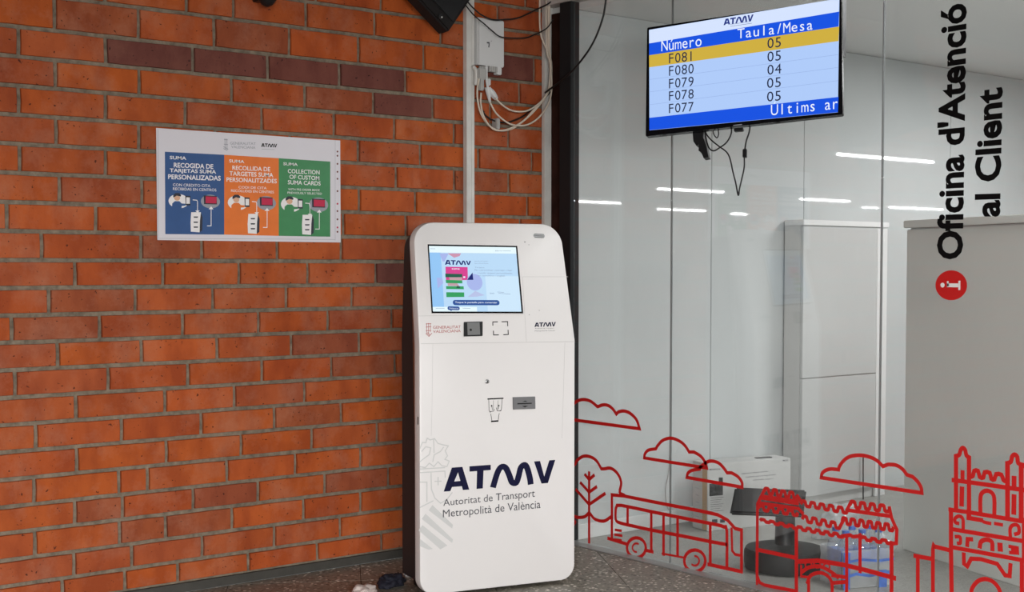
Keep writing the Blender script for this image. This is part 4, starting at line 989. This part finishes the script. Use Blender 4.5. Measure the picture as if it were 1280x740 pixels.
def wave(p, q, n, amp, ph=0):
    """row of rounded tiles: flat crests and flat troughs with soft corners"""
    p = V(p); q = V(q); out = []
    for k in range(n):
        for t, a in ((.0, 0), (.05, .8), (.12, 1), (.38, 1), (.45, .8), (.55, -.8), (.62, -1), (.88, -1), (.95, -.8)):
            out.append(tuple(p.lerp(q, (k + t) / n) + V((0, -amp * .8 * a))))
    out.append(tuple(q)); return out
def bw(*a, **k): return [b1(x)[0] for x in wave(*a, **k)]
MW = .0145
vinyl('market_decal', 'red outline market hall sticker with scalloped roofs on the glass', [
    bw((95, 268), (245, 292), 4, 14), b1((245, 292), (265, 325)), bw((262, 325), (472, 360), 5, 13), b1((470, 358), (487, 325)), bw((487, 330), (665, 352), 4, 16), b1((665, 345), (675, 392), (692, 432), (699, 445), (697, 508), (672, 512)),
    b1((475, 357), (672, 385)), b1((95, 262), (62, 330), (60, 655), (72, 688), (95, 700), (240, 728)), bw((68, 345), (245, 372), 4, 12), b1((250, 352), (270, 372)), bw((268, 395), (440, 430), 4, 14), bw((450, 405), (682, 438), 6, 16), b1((440, 432), (458, 398)),
    (b1((85, 298), (245, 322)), {'w': .022}), (b1((75, 325), (250, 350)), {'w': .014}), bw((76, 402), (245, 438), 4, 5), bw((245, 438), (450, 475), 5, 7), bw((450, 480), (535, 470), 1, 6), bw((535, 485), (675, 505), 3, 7),
    (b1((240, 440), (240, 731)), {'w': .017}), b1((470, 478), (470, 735)), b1((531, 470), (531, 640)), (b1((675, 505), (675, 735)), {'w': .017}),
    (b1((58, 537), (242, 576)), {'w': .016}), (b1((245, 592), (340, 588), (460, 608), (560, 632), (690, 668)), {'w': .018}), (b1((60, 655), (60, 700)), {'w': .0125}),
    b1((296, 735), (296, 680)), sm(b1((290, 690), (302, 660), (330, 645), (360, 645), (388, 662), (402, 690), (404, 735))), b1((404, 655), (470, 665)), b1((404, 690), (470, 685)), (b1((262, 610), (262, 660), (300, 664)), {'w': .01}),
    (sm(b1((265, 640), (300, 618), (350, 615), (400, 640), (430, 664))), {'w': .015}), (circ(b1((295, 608))[0], 4, 4), {'c': True, 'w': .007}), (circ(b1((335, 606))[0], 4, 4), {'c': True, 'w': .007}), (circ(b1((378, 616))[0], 4, 4), {'c': True, 'w': .007})], MW)
g4 = P_(6.164, 1140, 540); g6 = P_(7.4, 1140, 640)
TW = .0155
vinyl('gate_towers_decal', 'red outline city gate sticker with twin towers at right end of the glass', [
    (g4((340, 600), (340, 185)), {'w': .017}), (g4((440, 665), (440, 195)), {'w': .017}), sm(g4((340, 185), (365, 175), (375, 140), (392, 122), (410, 138), (420, 180), (440, 195)), 3),
    (g4((390, 305), (390, 368)), {'w': .016}), (g4((386, 432), (383, 562)), {'w': .018}), (g4((737, 665), (737, 238)), {'w': .018}), (g4((842, 690), (842, 258)), {'w': .018}), sm(g4((738, 240), (763, 228), (772, 190), (792, 174), (812, 192), (820, 240), (862, 256)), 3), g4((842, 258), (900, 268)),
    (g4((787, 350), (787, 420)), {'w': .018}), (g4((787, 492), (785, 625)), {'w': .018}),
    sm(g4((450, 345), (470, 338), (480, 300), (510, 300), (522, 345), (550, 350), (562, 310), (600, 315), (612, 360), (636, 365), (650, 325), (690, 330), (705, 370), (720, 378)), 2),
    g4((315, 370), (450, 388), (863, 447), (900, 450)), sm(g4((528, 622), (528, 505), (545, 465), (580, 452), (615, 468), (635, 512), (635, 638)), 3), (g4((290, 597), (450, 620), (863, 690), (900, 696)), {'w': .015}), g4((300, 597), (300, 680)), g4((436, 610), (436, 662), (540, 680)), (sm(g4((480, 672), (530, 680), (560, 695), (605, 705))), {'w': .012}), (g4((640, 705), (695, 715)), {'w': .012}),
    (g6((362, 0), (362, 320), (368, 760)), {'w': .017}), (g6((380, 160), (1060, 274)), {'w': .015}), (g6((370, 325), (1060, 452)), {'w': .015}), (g6((1018, 440), (1018, 760)), {'w': .016}), (g6((1030, 60), (1030, 440)), {'w': .01}),
    sm(g6((195, 760), (195, 340), (205, 322), (235, 325), (355, 355)), 2), g6((55, 760), (55, 415)), g6((25, 405), (180, 432)), (sm(g6((548, 760), (560, 700), (610, 640), (680, 620), (750, 645), (800, 700), (822, 760))), {'w': .015}),
    (g6((480, 385), (482, 478), (512, 502), (548, 432), (640, 436), (790, 480), (862, 585), (905, 592), (912, 485)), {'w': .015}), (sm(g6((475, 165), (472, 65), (435, 38), (400, 60), (402, 95), (430, 105))), {'w': .013}), (sm(g6((912, 245), (910, 150), (945, 118), (985, 130), (990, 190), (955, 205))), {'w': .013}),
    (sm(g6((405, 228), (445, 232), (448, 285), (425, 290))), {'w': .013}), (g6((512, 312), (516, 250), (556, 252)), {'w': .015}), (sm(g6((628, 325), (640, 275), (690, 255), (740, 278), (745, 350))), {'w': .016}), (g6((815, 300), (818, 350)), {'w': .02}), (g6((902, 318), (975, 332), (978, 380), (908, 374)), {'w': .012}), (g6((925, 350), (970, 355)), {'w': .01})], TW)
# lettering reading upwards
bm = bmesh.new(); tquad(bm, PG, "Oficina d'Atenció", [(1170, 324.3), (1173.5, 9), (1209, 2.5), (1204, 324.3)], .00005, .032)
tag(rebase(obj('glass_lettering', bm, 'vblack')), "black sticker words Oficina d'Atenció reading upwards on the glass", 'lettering')
bm = bmesh.new(); tquad(bm, PG, 'al Client', [(1218, 271.5), (1220, 113), (1254, 108.5), (1250.5, 271)], .00005, .032)
tag(rebase(obj('glass_lettering', bm, 'vblack')), 'black sticker words al Client reading upwards on the glass', 'lettering')
bm = bmesh.new(); u, v = PG.uv(1189, 356.6); r_ = abs(PG.uv(1209, 356.6)[0] - u); rz_ = abs(PG.uv(1189, 375.3)[1] - v); disc(bm, PG, (u, v), r_, .00005, 40, px=False, ry=rz_)
inf = rebase(obj('info_sign', bm, 'red')); tag(inf, 'round red information sticker with a white letter i below the lettering', 'sign')
bm = bmesh.new(); stroke(bm, PG, [(1184, 356.6), (1198, 356.7)], .0135, .0006, caps=False); stroke(bm, PG, [(1199.4, 351), (1199.4, 362.5)], .008, .0006, caps=False); stroke(bm, PG, [(1185, 351.4), (1185, 358)], .007, .0006, caps=False)
u, v = PG.uv(1178.4, 356.4); disc(bm, PG, (u, v), .0085, .0006, 16, px=False); wobj('letter', bm, 'vwhite', inf)

# ================================================================== OFFICE THINGS
# tall cabinet against the back wall
def bpt(px, Y):
    d = ray(px, 335); t = Y / d.y; return (CAM + d * t).x
CY = 4.66
xa, xb = bpt(1001, CY), bpt(1107, CY); zt_ = hit(1001, 274.5, (0, CY, 0), V((0, 1, 0))).z
cab1 = thing('cabinet', 'tall white office cabinet with side return behind the carton', 'cabinet', ((xa + xb) / 2, CY, 0))
bm = bmesh.new(); box(bm, (xa, CY + .004, 0), (xb, BACK_Y - .013, zt_ - .03), .002); wobj('body', bm, 'cabinet_side', cab1)
zm = hit(1005, 473, (0, CY, 0), V((0, 1, 0))).z
xd = bpt(1094, CY)
bm = bmesh.new(); box(bm, (xa + .002, CY - .014, zm + .002), (xd - .002, CY + .003, zt_ - .034), .002); wobj('door', bm, 'cabinet', cab1)
bm = bmesh.new(); box(bm, (xa + .002, CY - .014, .06), (xd - .002, CY + .003, zm - .002), .002); wobj('door', bm, 'cabinet', cab1)
bm = bmesh.new(); box(bm, (xd + .001, CY - .012, 0), (xb, CY + .003, zt_ - .034), .002); wobj('side_stile', bm, 'cabinet_lip', cab1)
bm = bmesh.new(); box(bm, (xa - .004, CY - .02, zt_ - .03), (xb + .004, BACK_Y - .013, zt_), .003); wobj('top_board', bm, 'cabinet_lip', cab1)
# long low cabinet front at an angle
A_ = floor_pt(1131, 686); d2 = (F2 + R * (-.349)).normalized(); L2 = 1.45
zz = hit(1132, 276, A_, V((d2.y, -d2.x, 0))).z
out2 = V((-d2.y, d2.x, 0)); out2 = out2 if out2.dot(CAM - A_) > 0 else -out2
cab2 = thing('cabinet', 'long pale grey office cabinet front behind the black lettering', 'cabinet', tuple(A_ - d2 * L2 / 2 - out2 * .2))
bm = bmesh.new(); obox(bm, A_ - out2 * .42, -d2 * L2, out2 * .415, UP * (zz - .035), .003); wobj('body', bm, 'cabinet_side', cab2)
for a0, a1 in ((.0, 1.0), (1.003, 1.45)):
    bm = bmesh.new(); obox(bm, A_ - out2 * .004 - d2 * (a0 + .003), -d2 * (a1 - a0 - .005), out2 * .016, UP * (zz - .042), .003); wobj('door', bm, 'cabinet2', cab2)
bm = bmesh.new(); obox(bm, A_ - out2 * .43 + d2 * .012 + UP * (zz - .034), -d2 * (L2 + .024), out2 * .452, UP * .034, .004); wobj('top_board', bm, 'cabinet2', cab2)
# carton
B0 = floor_pt(884, 664.5); e1 = (R * .908 + F2 * .419).normalized(); e2 = V((-e1.y, e1.x, 0))
if e2.dot(F2) < 0: e2 = -e2
lo_, hi_ = .1, 1.0
for _ in range(40):
    mid = (lo_ + hi_) / 2; p = B0 + e1 * mid - CAM; u = 640 + FPX * p.dot(R) / p.dot(FP)
    if u < 988: lo_ = mid
    else: hi_ = mid
BWd = lo_; BD = .135; BH = hit(884.6, 580, B0, -F2).z
carton = thing('carton', 'white cardboard carton with brown tape edge standing against the office wall', 'box', tuple(B0 + e1 * BWd / 2))
bm = bmesh.new(); obox(bm, B0, e1 * BWd, e2 * BD, UP * BH, .003); wobj('board', bm, 'card', carton)
PBx = Plane(B0, e1, UP); PBs = Plane(B0, e2, UP)
bm = bmesh.new(); poly(bm, PBs, [(.002, .004), (.045, .004), (.045, BH - .004), (.002, BH - .004)], .0006, px=False); wobj('tape', bm, 'tape', carton)
bq = P_(6.17, 840, 540)
bm = bmesh.new(); poly(bm, PBx, bq((288, 400), (392, 392), (392, 486), (288, 496)), .0006); poly(bm, PBx, bq((360, 352), (392, 350), (392, 400), (360, 402)), .0006); wobj('printed_picture', bm, 'photo', carton)
bm = bmesh.new()
for s, a, b, h in (('MONITOR', (288, 284), (372, 280), 12), ('ergonomic display stand for', (535, 315), (745, 296), 14), ('monitors and working screens', (568, 342), (800, 322), 14), ('adjustable support', (625, 365), (782, 354), 12), ('MOD', (855, 214), (895, 212), 12)):
    tquad(bm, PBx, s, bq(a, b, (b[0], b[1] + h), (a[0], a[1] + h)), .0008, .006)
for k in range(7): stroke(bm, PBx, bq((296, 510 + k * 17), (396 - (k % 3) * 12, 502 + k * 17)), .0015, .0008)
poly(bm, PBx, bq((308, 675), (350, 672), (350, 700), (308, 703)), .0008); poly(bm, PBx, bq((370, 674), (408, 671), (408, 697), (370, 700)), .0008)
wobj('lettering', bm, 'ink', carton)
bm = bmesh.new(); q = B0 + e1 * (BWd * .66) + e2 * (BD * .35) + UP * (BH + .0002); obox(bm, q, e1 * .09, e2 * .03, UP * .004, .0015); wobj('handle_slot', bm, 'black', carton)
bm = bmesh.new()
for k in range(6): stroke(bm, PBs, [(.075, .06 + k * .035), (.105, .06 + k * .035)], .0025, .0007, px=False)
wobj('edge_print', bm, 'pgrey', carton)
# black pedestal footrest / stool
pc_ = floor_pt(981, 711)
ped = thing('pedestal_stool', 'black round-based pedestal stool with ribbed tilted pad in the office', 'stool', tuple(pc_))
bm = bmesh.new(); lathe(bm, pc_, [(.14, 0), (.168, .006), (.173, .03), (.173, .075), (.165, .092), (.1, .104), (.05, .108), (.0001, .108)], 48); smooth_by(wobj('base', bm, 'rib', ped), 50)
bm = bmesh.new(); q = V(pc_); lathe(bm, q + UP * .104, [(.044, 0), (.042, .1), (.042, .22), (.0001, .22)], 24); smooth_by(wobj('column', bm, 'black', ped))
cz = hit(957, 628, pc_, -F2)
tl = V((R * 1).xyz); pitch_ = (F2 * .86 + UP * .5).normalized()
bm = bmesh.new(); W2, H2 = .31, .135
c00 = hit(912, 645, pc_ - F2 * .05, -F2)
obox(bm, c00, R * W2 - UP * .012, pitch_ * .17 + R * .045, pitch_.cross(R).normalized() * (-.022), .008)
pad = wobj('pad', bm, 'rib', ped)
for k in range(14):
    bm = bmesh.new(); s = pitch_ * (.012 + k * .011) + R * (.045 * (.012 + k * .011) / .17) + c00; nn = R.cross(pitch_).normalized()
    obox(bm, s + R * .012 + nn * .0005, R * (W2 - .03) - UP * .011, pitch_ * .004, nn * .0025); wobj('rib', bm, 'black', pad)
bm = bmesh.new(); tube(bm, [c00 + R * .22 + pitch_ * .06 - UP * .02, pc_ + UP * .31], .03, 12, 0); wobj('pad_bracket', bm, 'black', ped)
# shrink-wrapped bottles and cloudy bag
pk0 = floor_pt(1052, 737); ex = (R * .95 + F2 * .3).normalized(); ey = V((-ex.y, ex.x, 0)); ey = ey if ey.dot(F2) > 0 else -ey
pack = thing('bottle_pack', 'shrink-wrapped pack of clear water bottles with blue film behind the market sticker', 'bottle pack', tuple(pk0 + ex * .11 + ey * .1))
for i in range(3):
    for j in range(2):
        c = pk0 + ex * (.042 + i * .076) + ey * (.042 + j * .076)
        bm = bmesh.new(); lathe(bm, c, [(.028, 0), (.034, .008), (.034, .07), (.031, .08), (.034, .09), (.034, .15), (.03, .175), (.016, .2), (.0135, .215), (.0001, .215)], 16)
        b_ = smooth_by(wobj('bottle', bm, 'clear', pack))
        bm = bmesh.new(); lathe(bm, c + UP * .213, [(.015, 0), (.015, .015), (.0001, .015)], 14); wobj('cap', bm, 'plastic_blue', b_)
        bm = bmesh.new(); lathe(bm, c + UP * .092, [(.0345, 0), (.0345, .05)], 16); wobj('bottle_label', bm, 'plastic_blue', b_)
bm = bmesh.new(); n = 20
from mathutils import noise
for side in range(4):
    o = [pk0, pk0 + ex * .236, pk0 + ex * .236 + ey * .16, pk0 + ey * .16][side]; d = [ex * .236, ey * .16, -ex * .236, -ey * .16][side]; nr = [-ey, ex, ey, -ex][side]
    gr = [[bm.verts.new(o + d * (i / 10) + UP * (.003 + j * .019) + nr * (.004 + .006 * noise.noise(V((i * .7 + side * 9, j * .6, 3))))) for i in range(11)] for j in range(9)]
    for j in range(8):
        for i in range(10): bm.faces.new((gr[j][i], gr[j][i + 1], gr[j + 1][i + 1], gr[j + 1][i]))
tag(wobj('wrap_film', bm, 'film', pack, True), 'crinkled clear shrink film')
bm = bmesh.new(); Pk = Plane(pk0 - ey * .012, ex, UP)
for pts, wd in (([(.01, .05), (.06, .062), (.12, .05), (.22, .06)], .012), ([(.01, .11), (.08, .118), (.16, .108), (.23, .112)], .01)): stroke(bm, Pk, pts, wd, .0, px=False)
poly(bm, Pk, [(.0, .0), (.03, .0), (.03, .15), (.0, .15)], .0004, px=False); poly(bm, Pk, [(.16, .0), (.2, .0), (.2, .07), (.16, .07)], .0006, px=False)
wobj('printed_stripe', bm, 'plastic_blue', pack)
b_ = crumple('plastic_bag', 'crumpled cloudy plastic bag slumped right of the pedestal stool', 'bag', (1052, 672), .13, .07, .1, 'film', 12, -.3)
b_ = crumple('plastic_bag', 'second cloudy plastic bag slumped behind the bottle pack', 'bag', (1104, 690), .08, .06, .11, 'film', 21, .4)
# thin cable on the office wall
cable('cable', 'thin grey cable hanging down the white office wall above the bus sticker', [PB.p(838, 470) - V((0, .004, 0)), PB.p(837, 560) - V((0, .004, 0)), PB.p(835, 590) - V((0, .005, 0)), PB.p(831, 612) - V((0, .006, 0)), PB.p(833, 632) - V((0, .005, 0)), PB.p(838, 640) - V((0, .004, 0))], .0022, 'pvcgrey')

cable('cable', 'thin black lead hanging straight down in front of the tall cabinet', [hit(1079, y, (0, CY - .03, 0), V((0, 1, 0))) for y in (569, 600, 630, 652)], .0035)
# office ceiling tubes: long fittings, all parallel, seen mirrored in the glossy wall panels
def tube_lamp(pxa, pxb, y, label):
    d = ray((pxa + pxb) / 2, y); t = (2.47 - CAM.z) / d.z; c = CAM + d * t; c.y = 2 * BACK_Y - c.y
    da = ray(pxa, y); db = ray(pxb, y)
    fx = lambda dd: (CAM + dd * ((2 * BACK_Y - c.y) / dd.y)).x
    h = (fx(db) - fx(da)) / 2
    lm = thing('ceiling_lamp', label, 'lamp', tuple(V((c.x, c.y, 2.489))))
    bm = bmesh.new(); box(bm, (c.x - h, c.y - .05, 2.46), (c.x + h, c.y + .05, 2.489), .003); wobj('fitting', bm, 'pvc', lm)
    bm = bmesh.new(); tube(bm, [(c.x - h + .02, c.y, 2.445), (c.x + h - .02, c.y, 2.445)], .013, 8, 0); wobj('tube', bm, 'lamp', lm)
LB = 'office ceiling tube lamp seen only as a reflected streak'
for a, b, y, lb in ((1048, 1170, 195, 'reflected tube lamp making the highest, thickest streak crossing the right glass joint'),
        (822, 906, 236, 'reflected tube lamp making the upper long streak left of the dangling cables'), (716, 777, 251, 'reflected tube lamp making the streak nearest the dark frame post'),
        (822, 883, 261, 'reflected tube lamp making the streak just below the long one left of the cables'), (1000, 1063, 248.5, 'reflected tube lamp making the streak right above the tall cabinet'),
        (1112, 1180, 259, 'reflected tube lamp making the streak that meets the word Oficina'), (913, 934, 266, 'reflected tube lamp making the very short streak under the cable tip'),
        (1001, 1024, 271, 'reflected tube lamp making the short streak just over the tall cabinet corner'), (1078, 1097, 258, 'reflected tube lamp making the short streak touching the right glass joint')):
    tube_lamp(a, b, y, lb)
